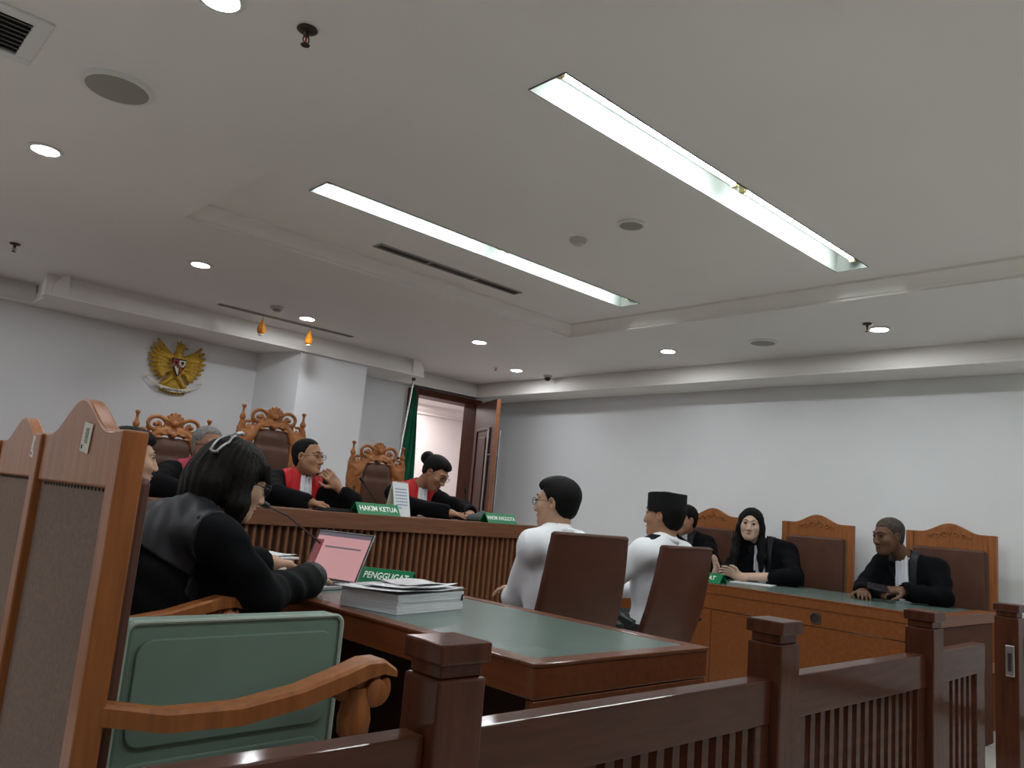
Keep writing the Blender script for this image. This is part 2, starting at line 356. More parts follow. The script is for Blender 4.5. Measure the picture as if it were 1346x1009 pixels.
# plaintiff table
T0=(1.815,2.3,0)
tb=empty('plaintiff_table',T0,'wooden table with grey-green inlaid top and laptop on it','table')
X0,X1,Y0,Y1=1.44,2.19,1.385,3.22
def tbx(n,a,b,m,bev=.004): return rel(box(n,a,b,m,tb,bev),T0)
tbx('tabletop',(X0,Y0,.675),(X1,Y1,.757),M['table']); tbx('desk_inlay',(X0+.055,Y0+.055,.757),(X1-.055,Y1-.055,.7605),M['inlay'],.001)
tbx('edge_bead',(X0-.004,Y0-.004,.752),(X1+.004,Y0+.05,.7625),M['table'],.003); tbx('edge_bead',(X1-.05,Y0+.05,.752),(X1+.004,Y1,.7625),M['table'],.003); tbx('edge_bead',(X0-.004,Y0+.05,.752),(X0+.05,Y1,.7625),M['table'],.003)
tbx('end_panel',(X0+.015,Y0+.012,0),(X1-.015,Y0+.04,.67),M['table']); tbx('end_panel',(X0+.015,Y1-.04,0),(X1-.015,Y1-.012,.67),M['table'])
tbx('bead_moulding',(X0+.005,Y0+.002,.655),(X1-.005,Y0+.014,.672),M['table'],.003)
tbx('modesty_panel',(X1-.045,Y0+.04,.0),(X1-.02,Y1-.04,.67),M['darkw'])
# defendant desk
D0=(5.2,2.2,0)
dk=empty('defendant_desk',D0,'long reddish-brown wooden desk with green top before the robed people at the right','desk')
DX0,DX1,DY0,DY1=4.65,5.62,1.555,3.93
def dbx(n,a,b,m,bev=.004): return rel(box(n,a,b,m,dk,bev),D0)
dbx('desktop',(DX0,DY0,.70),(DX1,DY1,.757),M['desk']); dbx('desk_inlay',(DX0+.03,DY0+.09,.757),(DX1-.05,DY1-.05,.7605),M['inlay'],.001)
dbx('edge_bead',(DX0-.004,DY0-.004,.754),(DX0+.025,DY1,.7625),M['desk'],.002); dbx('edge_bead',(DX0+.025,DY0-.004,.754),(DX1,DY0+.085,.7625),M['desk'],.002)
k=DY0+.02
for i,wd in enumerate((1.36,.36,.62)):
    dbx('front_panel',(DX0+.012,k,.03),(DX0+.035,k+wd-.004,.585 if 0 else .60),M['desk'],.002); k+=wd
dbx('front_rail',(DX0+.006,DY0+.012,.604),(DX0+.035,DY1,.70),M['desk'],.002)
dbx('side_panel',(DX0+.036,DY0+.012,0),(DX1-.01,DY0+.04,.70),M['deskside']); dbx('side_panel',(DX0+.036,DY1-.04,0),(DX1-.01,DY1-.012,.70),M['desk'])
g=MB().lathe([(.034,0),(.034,.006),(.026,.009),(.024,.004),(.022,.004)],(DX0+.006,2.224,.652),(-1,0,0),24); rel(g.build('cable_grommet',M['bronze'],dk,smooth=40),D0)['label']='round dark bronze cable grommet'
# court armchair (faces +x, origin at floor under its back)
def crest_poly(w,z0,zp,hump,n=24):
    pts=[]
    for i in range(n+1):
        y=-w+2*w*i/n; t=min(1,abs(y)/(w*.82)); pts.append((y,zp+(hump)*(.5+.5*math.cos(PI*t))))
    return [(-w,z0)]+pts+[(w,z0)]
def court_chair(label,loc,rz,group=None,frameM='chairwood',arms=True,H=1.228):
    t=empty('court_armchair',loc,label,'armchair',group,rz); m=M[frameM]
    W=.285
    for sg in (-1,1):
        y0,y1=(W-.05,W) if sg>0 else (-W,-W+.05)
        box('back_post',(-.03,y0,0),(.012,y1,H),m,t,.004)
    c=MB().prism(crest_poly(W-.05,1.10,H,.064),0,-.024,.006); c.build('crest_rail',m,t,smooth=30,bevel=.004)
    # relief carving on the front and a moulding line above the cushion
    cv=MB()
    for sg in (-1,1):
        for cx,cz,r0,tn in ((.035,H-.012,.022,1),(.085,H-.022,.020,-1),(.125,H-.028,.012,1)):
            pts=[]
            for i in range(22):
                a=i/21*PI*2.6; rr=r0*(1-.7*i/21); pts.append((.008,sg*(cx+rr*math.cos(a*tn)),cz+rr*math.sin(a)))
            cv.tube(pts,.0045,6)
    for i in range(5): cv.tube([(.008,0,H-.008),(.008,.028*math.sin(R(-50+25*i)),H-.008+.045*math.cos(R(-50+25*i)))],[.005,.003],6)
    cv.build('carved_flower',M['carved'],t,smooth=60)
    box('back_board',(-.014,-W+.05,.40),(.006,W-.05,1.10),M['fabric'],t)
    bb=MB()
    for i in range(20): bb.lathe([(.0035,0),(.002,.003)],(-.0142,-.2+.4*i/19,1.095),(-1,0,0),6)
    bb.build('upholstery_nails',M['bronze'],t)
    q=MB(); q.box((.007,-W+.058,.50),(.050,W-.058,1.125)); o=q.build('back_cushion',M['leather'],t,bevel=.014)
    box('lower_rail',(-.02,-W+.05,.36),(.012,W-.05,.42),m,t,.004)
    sb=MB(); sb.box((.013,-W+.01,.36),(.50,W-.01,.42)); sb.build('seat_frame',m,t,bevel=.005)
    MB().box((.07,-W+.03,.42),(.485,W-.03,.48)).build('seat_cushion',M['leather'],t,bevel=.02)
    for sg in (-1,1):
        l=MB().lathe([(.026,0),(.024,.05),(.03,.12),(.022,.16),(.03,.3),(.032,.36)],(.465,sg*(W-.035),0),n=16); l.build('front_leg',m,t,smooth=40)
        if arms:
            a=MB(); pts=[]
            cps=[(.005,.750),(.10,.735),(.22,.738),(.33,.757),(.42,.780),(.48,.792),(.535,.787),(.565,.768)]
            vs=[];n=len(cps)
            for i,(xx,zz) in enumerate(cps):
                yc=sg*(W-.022+ .05*math.sin(PI*min(1,i/(n-2)))); hw=.022+.012*(i/(n-1)); th=.032 if i<n-2 else (.026 if i==n-2 else .014)
                for dy,dz in ((-hw,-th),(hw,-th),(hw,-.004),(hw-.006,0.002),(-hw+.006,0.002),(-hw,-.004)): vs.append((xx,yc+dy,zz+dz+.012))
            fs=[tuple(range(5,-1,-1)),tuple((n-1)*6+k for k in range(6))]
            for i in range(n-1):
                for k in range(6): fs.append((i*6+k,i*6+(k+1)%6,(i+1)*6+(k+1)%6,(i+1)*6+k))
            a.add(vs,fs); ar=a.build('armrest',m,t,smooth=35)
            sc=MB(); yc=sg*(W-.022+.01)
            for dy in (-.028,.028):
                pts=[(.515+ .030*(1-i/26)*math.cos(R(40)-i*.33),yc+dy*.7,.742+.030*(1-i/26)*math.sin(R(40)-i*.33)) for i in range(20)]
                sc.tube(pts,.010,8)
            sc.lathe([(.012,-.034),(.024,-.030),(.024,.030),(.012,.034)],(.515,yc,.742),(0,1,0),16)
            sc.tube([(.43,yc,.752),(.46,yc,.735),(.49,yc,.752),(.53,yc,.765)],.016,8); sc.build('arm_scroll',m,ar,smooth=50)
            bl=MB().lathe([(.026,0),(.030,.02),(.030,.10),(.034,.16),(.035,.20),(.024,.225),(.022,.235),(.031,.245),(.033,.27),(.028,.30),(.022,.33)],(.482,sg*(W-.005),.42),n=20)
            bl.build('arm_baluster',m,t,smooth=40)
    return t
court_chair('near teak armchair seen from behind, barcode label on its tall crest, at the left edge',(.455,1.665,0),0,H=1.198)
court_chair('teak armchair behind the woman at the laptop, at far left of the photo',(.55,2.57,0),0,H=1.20)
court_chair('teak armchair hidden behind the others, with the man in profile at far left',(.55,3.45,0),0,H=1.20)
# property labels stuck on the crests of the two left chairs
for x,y,z,rr,lab in ((.430,1.595,1.186,.12,'white barcode sticker on the crest of the nearest armchair'),(.525,2.40,1.178,.15,'white barcode sticker on the crest of the second armchair at far left')):
    st=empty('barcode_sticker',(x,y,z),lab,'sticker'); st.rotation_euler=(rr,0,0)
    MB().box((-.0012,-.026,-.027),(0,.026,.027)).build('paper_label',M['label'],st)
    b=MB()
    for i in range(9): b.box((-.0018,-.012,.016-.0032*i),(-.0012,.004+.004*(i%2),.0175-.0032*i))
    b.box((-.0018,.012,-.022),(-.0012,.020,-.015)); b.build('barcode',M['ink'],st)
court_chair('teak court armchair with empty brown back, middle of the right-hand row',(6.0,2.875,0),PI,arms=False)
court_chair('teak court armchair behind the old man in black robe, right end',(6.0,1.93,0),PI,arms=False)
court_chair('teak court armchair left of the young woman in the right-hand row, partly hidden',(6.0,3.80,0),PI,arms=False)
# ornate judges' chairs (face -y)
def crest_mesh():
    F=Field(axis(-.27,.27,.004),axis(-.045,.045,.006),axis(1.13,1.60,.004))
    def tubeline(pts,r,dy=0,k=.006):
        for a,b in zip(pts[:-1],pts[1:]): F.cap((a[0],dy,a[1]),(b[0],dy,b[1]),r,k=k)
    for sg in (-1,1):
        tubeline([(sg*.235,1.36),(sg*.20,1.345),(sg*.165,1.35),(sg*.135,1.385),(sg*.09,1.425),(sg*.04,1.44),(0,1.435)],.026,k=.015)
        tubeline([(sg*.20,1.30),(sg*.17,1.32),(sg*.145,1.35)],.03,k=.02)
        F.rbox((sg*.215,0,1.30),(.045,.020,.10),.008,k=.01)
        # large scroll
        pts=[];c=(sg*.115,1.475)
        for i in range(24):
            a=R(165)-i*.30; rr=.058-.0017*i; pts.append((c[0]+sg*rr*math.cos(a)*1.15,c[1]+rr*math.sin(a)))
        tubeline(pts,.0115,-.006); F.cap((c[0],-.01,c[1]),(c[0],.01,c[1]),.014,k=.004)
        # small outer scroll
        pts=[];c=(sg*.195,1.405)
        for i in range(18):
            a=R(120)-i*.33; rr=.034-.0014*i; pts.append((c[0]+sg*rr*math.cos(a),c[1]+rr*math.sin(a)))
        tubeline(pts,.0095,-.004)
        tubeline([(sg*.06,1.46),(sg*.045,1.49),(sg*.055,1.52)],.012,-.004)
        tubeline([(sg*.16,1.395),(sg*.15,1.43),(sg*.165,1.45)],.008)
        for j in range(3): F.ell((sg*(.03+.028*j),-.022,1.425-.008*j*j),(.02,.012,.010),k=.005)
    F.ell((0,-.002,1.505),(.052,.022,.05),k=.012)
    for i in range(7):
        a=R(-78+26*i); F.cap((.012*math.sin(a),-.016,1.49),(.056*math.sin(a),-.012,1.50+.056*math.cos(a)),.007,.010,k=.005)
    F.ell((0,-.024,1.487),(.02,.014,.02),k=.004)
    # leather opening below
    F.ell((0,0,1.22),(.133,.2,.15),k=.004,op='s'); F.ell((-.055,0,1.32),(.07,.2,.07),k=.01,op='s'); F.ell((.055,0,1.32),(.07,.2,.07),k=.01,op='s')
    F.ell((0,0,1.415),(.022,.05,.022),k=.012)
    return F.mesh('crest',M['carved'])
CRM=crest_mesh()
def judge_chair(label,x,dz):
    t=empty('carved_high_chair',(x,5.28,.2),label,'armchair','carved high-backed chairs behind the judges bench')
    m=M['carved']; b=-.2+dz
    c=bpy.data.objects.new('carved_crest',CRM); link(c,t); c.location=(0,0,b)
    H=b+1.42
    for sg in (-1,1):
        p=MB(); p.prism([(-.02,0),(.02,0),(.02,b+1.22),(.028,b+1.25),(.028,b+1.30),(.018,b+1.33),(.018,H),(-.018,H),(-.018,b+1.33),(-.028,b+1.30),(-.028,b+1.25),(-.02,b+1.22)],1,-.022,.022)
        o=p.build('outer_stile',m,t,bevel=.003); o.location=(sg*.232,0,0)
        s=box('inner_stile',(-.024,-.02,.2),(.024,.02,b+1.30),m,t,.003); s.location=(sg*.165,0,0)
        f=MB().lathe([(.020,0),(.020,.012),(.013,.018),(.020,.032),(.022,.045),(.014,.062),(.009,.075),(.008,.10),(.012,.108),(.017,.118),(.015,.125),(.006,.130)],(0,0,0),n=16)
        fo=f.build('finial',m,t,smooth=40); fo.location=(sg*.232,0,H)
        box('armrest',(-.025,-.5,.44),(.025,0,.48),m,t,.008).location=(sg*.235,0,0); box('arm_post',(-.02,-.46,.2),(.02,-.42,.44),m,t,.005).location=(sg*.235,0,0)
        box('front_leg',(-.025,-.48,0),(.025,-.43,.25),m,t,.005).location=(sg*.21,0,0)
    F=Field(axis(-.16,.16,.006),axis(-.05,.04,.006),axis(.42,1.40,.008))
    F.rbox((0,-.005,.85),(.135,.03,.42),.026); 
    F.ell((0,-.005,1.235),(.138,.03,.155),k=.03); F.ell((-.055,-.005,1.335),(.070,.03,.062),k=.03);F.ell((.055,-.005,1.335),(.070,.03,.062),k=.03)
    o=F.build('leather_back',M['leather'],t); o.location=(0,0,b)
    MB().box((-.24,-.48,.20),(.24,.02,.26)).build('seat_frame',m,t,bevel=.006); MB().box((-.22,-.47,.26),(.22,-.02,.33)).build('seat_cushion',M['leather'],t,bevel=.02)
    return t
judge_chair('carved high-backed chair behind the grey-haired judge, below the gold eagle',1.925,0)
judge_chair('tallest carved chair, behind the middle judge with the bright red front',2.615,.145)
judge_chair('carved high-backed chair left of the green flag, behind the judge looking down',3.53,0)
# swivel office chairs
def swivel(label,x,y,rz,h):
    t=empty('swivel_chair',(x,y,0),label,'office chair','brown swivel chairs of the men in white',rz)  # faces +y
    F=Field(axis(-.30,.30,.008),axis(-.22,.22,.006),axis(.44,h+.03,.008))
    def fn(X,Y,Z):
        t_=(Z-.45)/(h-.45); hw=.222-.022*t_+.008*np.sin(PI*t_); yc=.03-.15*t_-.03*np.sin(PI*t_)+ .7*X*X
        a=np.abs(X)-hw; b=np.abs(Y-yc)-.020; c=np.maximum(Z-h,.46-Z)
        return np.sqrt(np.maximum(a+.012,0)**2+np.maximum(b+.012,0)**2+np.maximum(c+.012,0)**2)-.012+np.minimum(np.maximum(np.maximum(a,b),c)+.012,0)
    F.put(fn,(-.3,-.22,.44),(.3,.22,h+.03),.001); F.build('backrest',M['swivel'],t)
    MB().tube([(-.19,-.112,h-.012),(-.1,-.130,h-.010),(0,-.137,h-.009),(.1,-.130,h-.010),(.19,-.112,h-.012)],.006,6).build('top_seam',M['swivel'],t,smooth=40)
    MB().box((-.23,.03,.42),(.23,.48,.50)).build('seat',M['swivel'],t,bevel=.03)
    for sg in (-1,1):
        a=MB(); a.tube([(sg*.27,0,.64),(sg*.275,.1,.665),(sg*.275,.24,.66)],[.018,.024,.016],10,flat=.6); a.build('armrest',M['black'],t,smooth=40)
        MB().tube([(sg*.22,.16,.45),(sg*.275,.16,.47),(sg*.275,.14,.65)],.013,8).build('arm_bracket',M['black'],t,smooth=40)
    MB().lathe([(.028,0),(.028,.2),(.02,.2),(.02,.32)],(0,.2,.1),n=14).build('gas_lift',M['chrome'],t,smooth=40)
    b=MB()
    for i in range(5):
        a=2*PI*i/5+.3; b.tube([(0,.2,.11),(.26*math.cos(a),.2+.26*math.sin(a),.07)],[.028,.015],8)
    b.build('star_base',M['black'],t,smooth=40)
    for i in range(5):
        a=2*PI*i/5+.3; MB().lathe([(.027,-.02),(.027,.02)],(.26*math.cos(a),.2+.26*math.sin(a),.027),(math.cos(a),math.sin(a),0),12).build('caster',M['black'],t)
    return t
swivel('brown swivel chair behind the man with glasses in white shirt',2.735,2.42,R(-14),1.05)
swivel('brown swivel chair behind the man in a black cap',3.47,2.43,R(-2),1.02)
# railing with gate
def railing(label,loc,posts,spans,cat='railing'):
    t=empty('wooden_railing',loc,label,cat); ox,oy=loc[0],loc[1]
    for px in posts:
        p=MB().box((-.046,-.043,0),(.046,.043,.868)).build('post',M['post'],t,bevel=.004); p.location=(px-ox,0,0)
        MB().box((-.040,-.037,.868),(.040,.037,.890)).build('post_neck',M['post'],p,bevel=.003)
        MB().box((-.050,-.047,.889),(.050,.047,.920)).build('post_cap',M['post'],p,bevel=.004)
    for a,b in spans:
        r=lambda n,lo,hi,m='rail': rel(box(n,lo,hi,M[m],t,.003),loc)
        r('top_rail',(a,.945,.692),(b,.992,.79)); r('bottom_rail',(a,.950,.06),(b,.987,.15)); r('stile',(a,.948,.15),(a+.06,.989,.692)); r('stile',(b-.06,.948,.15),(b,.989,.692))
        n=int(round((b-a-.12)/.053)); s=None
        for i in range(n):
            l=(a+.06+(i+.5)*(b-a-.12)/n-ox,.968-oy,0)
            if s is None: s=MB().box((-.012,-.010,.15),(.012,.010,.692)).build('slat',M['rail'],t); s.location=l
            else: copy_of(s,l,t)
    return t
railing('dark mahogany slatted railing with square posts across the foreground',(1.8,.968,0),[.812,1.815,2.775],[(-.35,.764),(.86,1.767),(1.863,2.727)])
railing('dark mahogany railing with one post, cut off at the right edge',(3.85,1.0,0),[3.80],[(3.86,5.1)])
gt=empty('railing_gate',(2.86,.968,0),'narrow mahogany gate leaf with slats next to the rightmost foreground post','gate',rz=R(2))
for n,a,b in (('top_rail',(0,-.022,.692),(.50,.022,.79)),('stile',(0,-.02,.1),(.07,.02,.692)),('stile',(.40,-.02,.1),(.50,.02,.692)),('bottom_rail',(.07,-.02,.1),(.40,.02,.2))): box(n,a,b,M['rail'],gt,.003)
for i in range(5): box('slat',(.095+.062*i,-.01,.2),(.121+.062*i,.01,.692),M['rail'],gt)
lk=empty('lock_plate',(3.745,.985,.70),'steel lock plate on the post at the right edge','lock')
MB().box((-.004,-.016,-.06),(.003,.016,.06)).build('plate',M['chrome'],lk,bevel=.003); MB().box((-.010,-.006,-.04),(-.004,.006,.03)).build('latch_bolt',M['bronze'],lk)
# green case standing on the near chair's seat
gc=empty('green_case',(.74,1.53,.485),'large sage green hard case standing on the nearest armchair','case',rz=R(2.5))
W2=.225
MB().box((-W2,-.028,0),(W2,.04,.385)).build('shell',M['greencase'],gc,bevel=.012)
rm=MB(); 
def rr(x0,x1,z0,z1,r,y,n=6):
    pts=[]
    for cx,cz,a0 in ((x1-r,z1-r,0),(x0+r,z1-r,90),(x0+r,z0+r,180),(x1-r,z0+r,270)):
        for i in range(n+1): a=R(a0+90*i/n); pts.append((cx+r*math.cos(a),y,cz+r*math.sin(a)))
    return pts
p=rr(-W2+.001,W2-.001,0.002,.384,.02,-.030); rm.tube(p+[p[0]],.0045,6); rm.build('rim',M['rim'],gc,smooth=50)
for z0,z1 in ((.17,.355),(.02,.145)):
    p=rr(-W2+.022,W2-.022,z0,z1,.03,0); m=MB(); m.prism([(q[0],q[2]) for q in p],1,-.035,-.027); m.build('raised_panel',M['greencase'],gc,bevel=.003)
# ---------------------------------------------------------------- ceiling fittings
def troffer(i,x0,x1,y0,y1):
    t=empty('fluorescent_troffer',((x0+x1)/2,(y0+y1)/2,ZR),['third recessed fluorescent troffer outside the picture, over the railing','right-hand recessed fluorescent troffer with two lit tubes, the larger in view','left-hand recessed fluorescent troffer with two lit tubes, beside the long slot vent'][i],'ceiling light','recessed troffers in the ceiling tray')
    cx,cy=(x0+x1)/2,(y0+y1)/2; a,b=(x1-x0)/2,(y1-y0)/2; h=MB(); T=.004
    h.box((-a,-b,.105),(a,b,.109)).box((-a,-b,-.004),(-a+T,b,.105)).box((a-T,-b,-.004),(a,b,.105)).box((-a+T,-b,-.004),(a-T,-b+T,.105)).box((-a+T,b-T,-.004),(a-T,b,.105))
    h.build('housing',M['refl'],t)
    bt=MB().box((-a+.02,-.03-.02,.085),(a-.02,.03-.02,.105)).build('batten',M['refl'],t)
    for sg in (-1,1):
        xs=(.035,a-.045) if sg>0 else (-a+.045,-.035)
        MB().lathe([(.013,0),(.013,xs[1]-xs[0])],(xs[0],-.02,.045),(1,0,0),14).build('tube',M['tube'],t,smooth=40)
        for xx in xs: MB().box((xx-.012,-.034,.025),(xx+.012,-.006,.085)).build('lamp_holder',M['brass'],t,bevel=.003)
for i,q in enumerate(LIG): troffer(i,*q)
DL=[(.686,3.885,'downlight nearest the round speaker at the left'),(.744,2.184,'downlight at the top edge of the photo, left of the upper sprinkler'),(1.85,5.033,'downlight left of the two hanging amber ornaments'),
(3.021,5.754,'downlight just above the hanging amber ornaments'),(4.271,5.059,'downlight midway above the door, left of the small red sensor'),(5.341,5.711,'downlight above the open door leaf, beside the security camera'),
(5.218,3.794,'downlight near the right wall, middle one of three there'),(5.219,2.106,'downlight beside the right-hand sprinkler'),(5.22,.4,'downlight along the right wall, outside the picture'),(.6,.4,'downlight over the public seats'),(.65,-1.6,'downlight at the back of the public seats')]  # last three are unseen, added to lift the ceiling brightness
for x,y,l in DL+[(xx,yy,'downlight outside the picture, '+q) for xx,yy,q in ((-1.5,2.2,'left of the near armchairs'),(-1.5,.4,'left of the public seats'),(-1.5,-1.6,'rear left'),(-2.9,.4,'by the left wall'),(-2.9,-1.6,'rear left corner'),(2.4,-2.3,'rear middle'),(4.2,-2.3,'rear right of middle'),(5.2,-1.6,'rear right corner'),(-2.9,3.4,'by the left wall, towards the judges'),(-1.5,4.4,'left of the judges'),(-.45,5.3,'before the left part of the eagle wall'),(-1.9,5.8,'far left before the eagle wall'),(-.5,3.6,'left of the plaintiff side'),(-.45,6.2,'in the corner of the eagle wall'),(-1.4,5.0,'second row left of the judges'))]:  # unseen downlights added to brighten the ceiling and the eagle wall
    t=empty('downlight',(x,y,ZC),'round recessed '+l,'ceiling light','recessed downlights')
    MB().lathe([(.052,-.001),(.070,-.001),(.072,-.005),(.066,-.010),(.054,-.008)],(0,0,0),n=28).build('trim_ring',M['white'],t,smooth=50)
    MB().lathe([(.001,-.012),(.030,-.0115),(.054,-.0085),(.054,-.004)],(0,0,0),n=28).build('lens',M['led'],t,smooth=50)
for x,y,z,r,l in ((.716,3.008,ZC,.125,'round ceiling speaker, the largest, at upper left'),(5.241,2.96,ZC,.105,'round ceiling speaker near the right wall'),(2.981,2.434,ZR,.075,'small round ceiling speaker between the two troffers')):
    t=empty('ceiling_speaker',(x,y,z),l,'speaker')
    MB().lathe([(r,0),(r,-.006),(r-.004,-.012),(r-.016,-.013)],(0,0,0),n=40).build('bezel',M['white'],t,smooth=50)
    MB().lathe([(.001,-.0165),(r*.7,-.0155),(r-.015,-.0125)],(0,0,0),n=40).build('grille',M['speaker'],t,smooth=60)
for x,y,l in ((.989,2.119,'dark pendent sprinkler head at the top of the photo'),(5.054,2.117,'pendent sprinkler head beside the right-hand downlight'),(.945,5.731,'small pendent sprinkler head near the left edge')):
    t=empty('sprinkler',(x,y,ZC),l,'sprinkler')
    MB().lathe([(.030,-.001),(.032,-.004),(.026,-.009),(.010,-.011)],(0,0,0),n=24).build('escutcheon',M['bronze'],t,smooth=50)
    b=MB().lathe([(.008,-.009),(.008,-.026),(.006,-.028)],(0,0,0),n=12); b.tube([(-.008,0,-.026),(-.010,0,-.040),(0,0,-.052)],.002,6); b.tube([(.008,0,-.026),(.010,0,-.040),(0,0,-.052)],.002,6); b.build('frame',M['bronze'],t,smooth=40)
    MB().lathe([(.003,-.028),(.003,-.05)],(0,0,0),n=8).build('bulb',M['redt'],t)
    MB().lathe([(.003,-.050),(.014,-.053),(.014,-.055),(.003,-.055)],(0,0,0),n=14).build('deflector',M['bronze'],t)
t=empty('smoke_detector',(3.0,2.81,ZR),'round white smoke detector between the two troffers','detector')
MB().lathe([(.048,0),(.048,-.010),(.040,-.020)],(0,0,0),n=28).build('base',M['offw'],t,smooth=50); MB().lathe([(.030,-.02),(.030,-.028),(.022,-.036),(.002,-.038)],(0,0,0),n=24).build('sensor_head',M['offw'],t,smooth=50)
t=empty('smoke_detector',(2.70,5.64,ZC),'flat smoke detector above the hanging amber ornaments','detector')
MB().lathe([(.055,0),(.055,-.012),(.045,-.022)],(0,0,0),n=28).build('base',M['offw'],t,smooth=50); MB().lathe([(.030,-.022),(.028,-.034),(.002,-.036)],(0,0,0),n=24).build('sensor_head',M['ventg'],t,smooth=50)
t=empty('red_sensor',(5.17,5.83,ZC),'tiny red-tipped sensor on the ceiling left of the security camera','sensor')
MB().lathe([(.022,0),(.022,-.006),(.008,-.009)],(0,0,0),n=16).build('base',M['offw'],t,smooth=50); MB().lathe([(.008,-.009),(.008,-.03),(.003,-.034)],(0,0,0),n=10).build('red_tip',M['redt'],t,smooth=50)
t=empty('security_camera',(5.70,5.62,ZC),'small black-eyed security camera on the ceiling near the right wall','camera')
MB().lathe([(.045,0),(.045,-.012),(.03,-.02)],(0,0,0),n=24).build('mount',M['offw'],t,smooth=50); MB().lathe([(.028,-.018),(.032,-.03),(.028,-.044),(.014,-.054),(.001,-.056)],(0,0,0),n=20).build('camera_eye',M['black'],t,smooth=50)
# square louvred vent, slot diffusers
t=empty('square_vent',(.27,2.93,ZC),'square louvred air vent cut by the left edge','vent')
MB().box((-.15,-.15,-.002),(.15,.15,-.001)).build('backing',M['ventd'],t)
f=MB(); 
for a,b in (((-.18,-.18),(.18,-.13)),((-.18,.13),(.18,.18)),((-.18,-.13),(-.13,.13)),((.13,-.13),(.18,.13))): f.box((a[0],a[1],-.010),(b[0],b[1],0))
f.build('frame',M['white'],t,bevel=.003); s=None
for i in range(8):
    l=(0,-.113+.032*i,-.008)
    if s is None: s=MB().box((-.13,-.010,-.001),(.13,.006,.001),rot=Matrix.Rotation(R(35),3,'X')).build('louvre',M['ventg'],t); s.location=l
    else: copy_of(s,l,t)
def slot(x0,x1,y,z,lab,w,nd):
    t=empty('slot_diffuser',((x0+x1)/2,y,z),lab,'vent'); a=(x1-x0)/2
    MB().box((-a,-w,-.002),(a,w,-.001)).build('backing',M['ventd'],t)
    f=MB().box((-a-.01,-w-.012,-.007),(a+.01,-w,0)).box((-a-.01,w,-.007),(a+.01,w+.012,0)).box((-a-.01,-w,-.007),(-a,w,0)).box((a,-w,-.007),(a+.01,w,0)); f.build('frame',M['ventg'],t)
    for k in range(1,nd): MB().box((-a+2*a*k/nd-.006,-w,-.006),(-a+2*a*k/nd+.006,w,-.001)).build('divider',M['ventg'],t)
    for k in (-.5,0,.5): MB().box((-a,k*w-.003,-.005),(a,k*w+.003,-.002)).build('blade',M['bronze'],t)
slot(2.43,3.57,3.88,ZR,'long dark slot air diffuser beside the left-hand troffer',.032,3)
slot(2.40,3.60,6.01,ZC,'thin dark slot air diffuser with two amber ornaments hanging from it',.016,2)
for x,y,lab,rz in ((2.765,6.01,'left one of two amber drops hanging from the slot diffuser',.3),(3.195,6.01,'right one of two amber drops hanging from the slot diffuser',1.1)):
    t=empty('hanging_ornament',(x,y,ZC-.004),lab,'ornament',rz=rz)
    MB().tube([(0,0,-.001),(.002,0,-.03)],.0015,6).build('string',M['bronze'],t)
    m=MB().lathe([(.002,-.022),(.008,-.035),(.013,-.055),(.028,-.09),(.036,-.118),(.033,-.140),(.020,-.156),(.004,-.162)],(0,0,0),n=9); m.build('amber_drop',M['amber'],t,smooth=20)
    MB().lathe([(.019,-.155),(.021,-.163),(.006,-.172)],(0,0,0),n=9).build('base_cap',M['cream'],t)
# ---------------------------------------------------------------- garuda emblem on the wall
EG=(2.455,YB-.002,2.085)
t=empty('eagle_emblem',EG,'gold eagle state emblem with shield and motto ribbon on the wall','emblem')
F=Field(axis(-.30,.30,.004),axis(-.075,.01,.005),axis(-.25,.25,.004))
for sg in (-1,1):
    # wing: fan of long feathers sweeping up
    TIPS=[(.185,.205),(.215,.165),(.232,.120),(.238,.072),(.232,.025),(.216,-.020),(.190,-.062),(.158,-.098),(.122,-.125)]
    for i,(tx,tz) in enumerate(TIPS):
        bx,bz=.05+.004*i,.078-.014*i; mx,mz=bx*.45+tx*.55+.012,bz*.45+tz*.55-.012
        F.cap((sg*bx,-.02,bz),(sg*mx,-.034,mz),.020,.023,k=.004); F.cap((sg*mx,-.034,mz),(sg*tx,-.016,tz),.023,.010,k=.003)
    for i in range(4): # upper coverts
        F.cap((sg*.06,-.03,.05-.03*i),(sg*(.13-.01*i),-.038,.085-.05*i),.018,.014,k=.004)
    F.cap((sg*.03,-.02,-.09),(sg*.085,-.03,-.155),.028,.024,k=.01)       # thigh
    for j in (-1,0,1): F.cap((sg*.10,-.035,-.165),(sg*(.10+.02*j)+sg*.02,-.04,-.185),.009,.006,k=.004)
F.ell((0,-.02,.01),(.07,.045,.12),k=.01); F.cap((0,-.02,.10),(.0,-.03,.165),.035,.030,k=.015); F.ell((.008,-.035,.178),(.033,.028,.030),k=.01)
F.cap((.03,-.04,.176),(.065,-.045,.168),.012,.005,k=.004); F.cap((-.015,-.03,.20),(-.035,-.03,.215),.010,.004,k=.005); F.cap((0,-.03,.205),(-.008,-.03,.228),.009,.004,k=.005)
for i in range(8): F.cap((-.02+.006*i,-.015,-.12),(-.10+.2*i/7,-.02,-.232+.010*abs(i-3.5)*.5),.014,.012,k=.003)
F.build('eagle_body',M['gold'],t).rotation_euler=(0,R(2),0)
def shield_poly(w,h,z0,n=8):
    pts=[(-w,z0+h*.42),(w,z0+h*.42)]
    for i in range(1,n+1): tt=i/n; pts.append((w*(1-tt**2.2),z0+h*.42-h*(.25*tt+.75*tt)))
    for i in range(n-1,0,-1): tt=i/n; pts.append((-w*(1-tt**2.2),z0+h*.42-h*tt))
    return pts
SZ=.005
MB().prism(shield_poly(.058,.150,SZ),1,-.078,-.060).build('shield_rim',M['ink'],t)
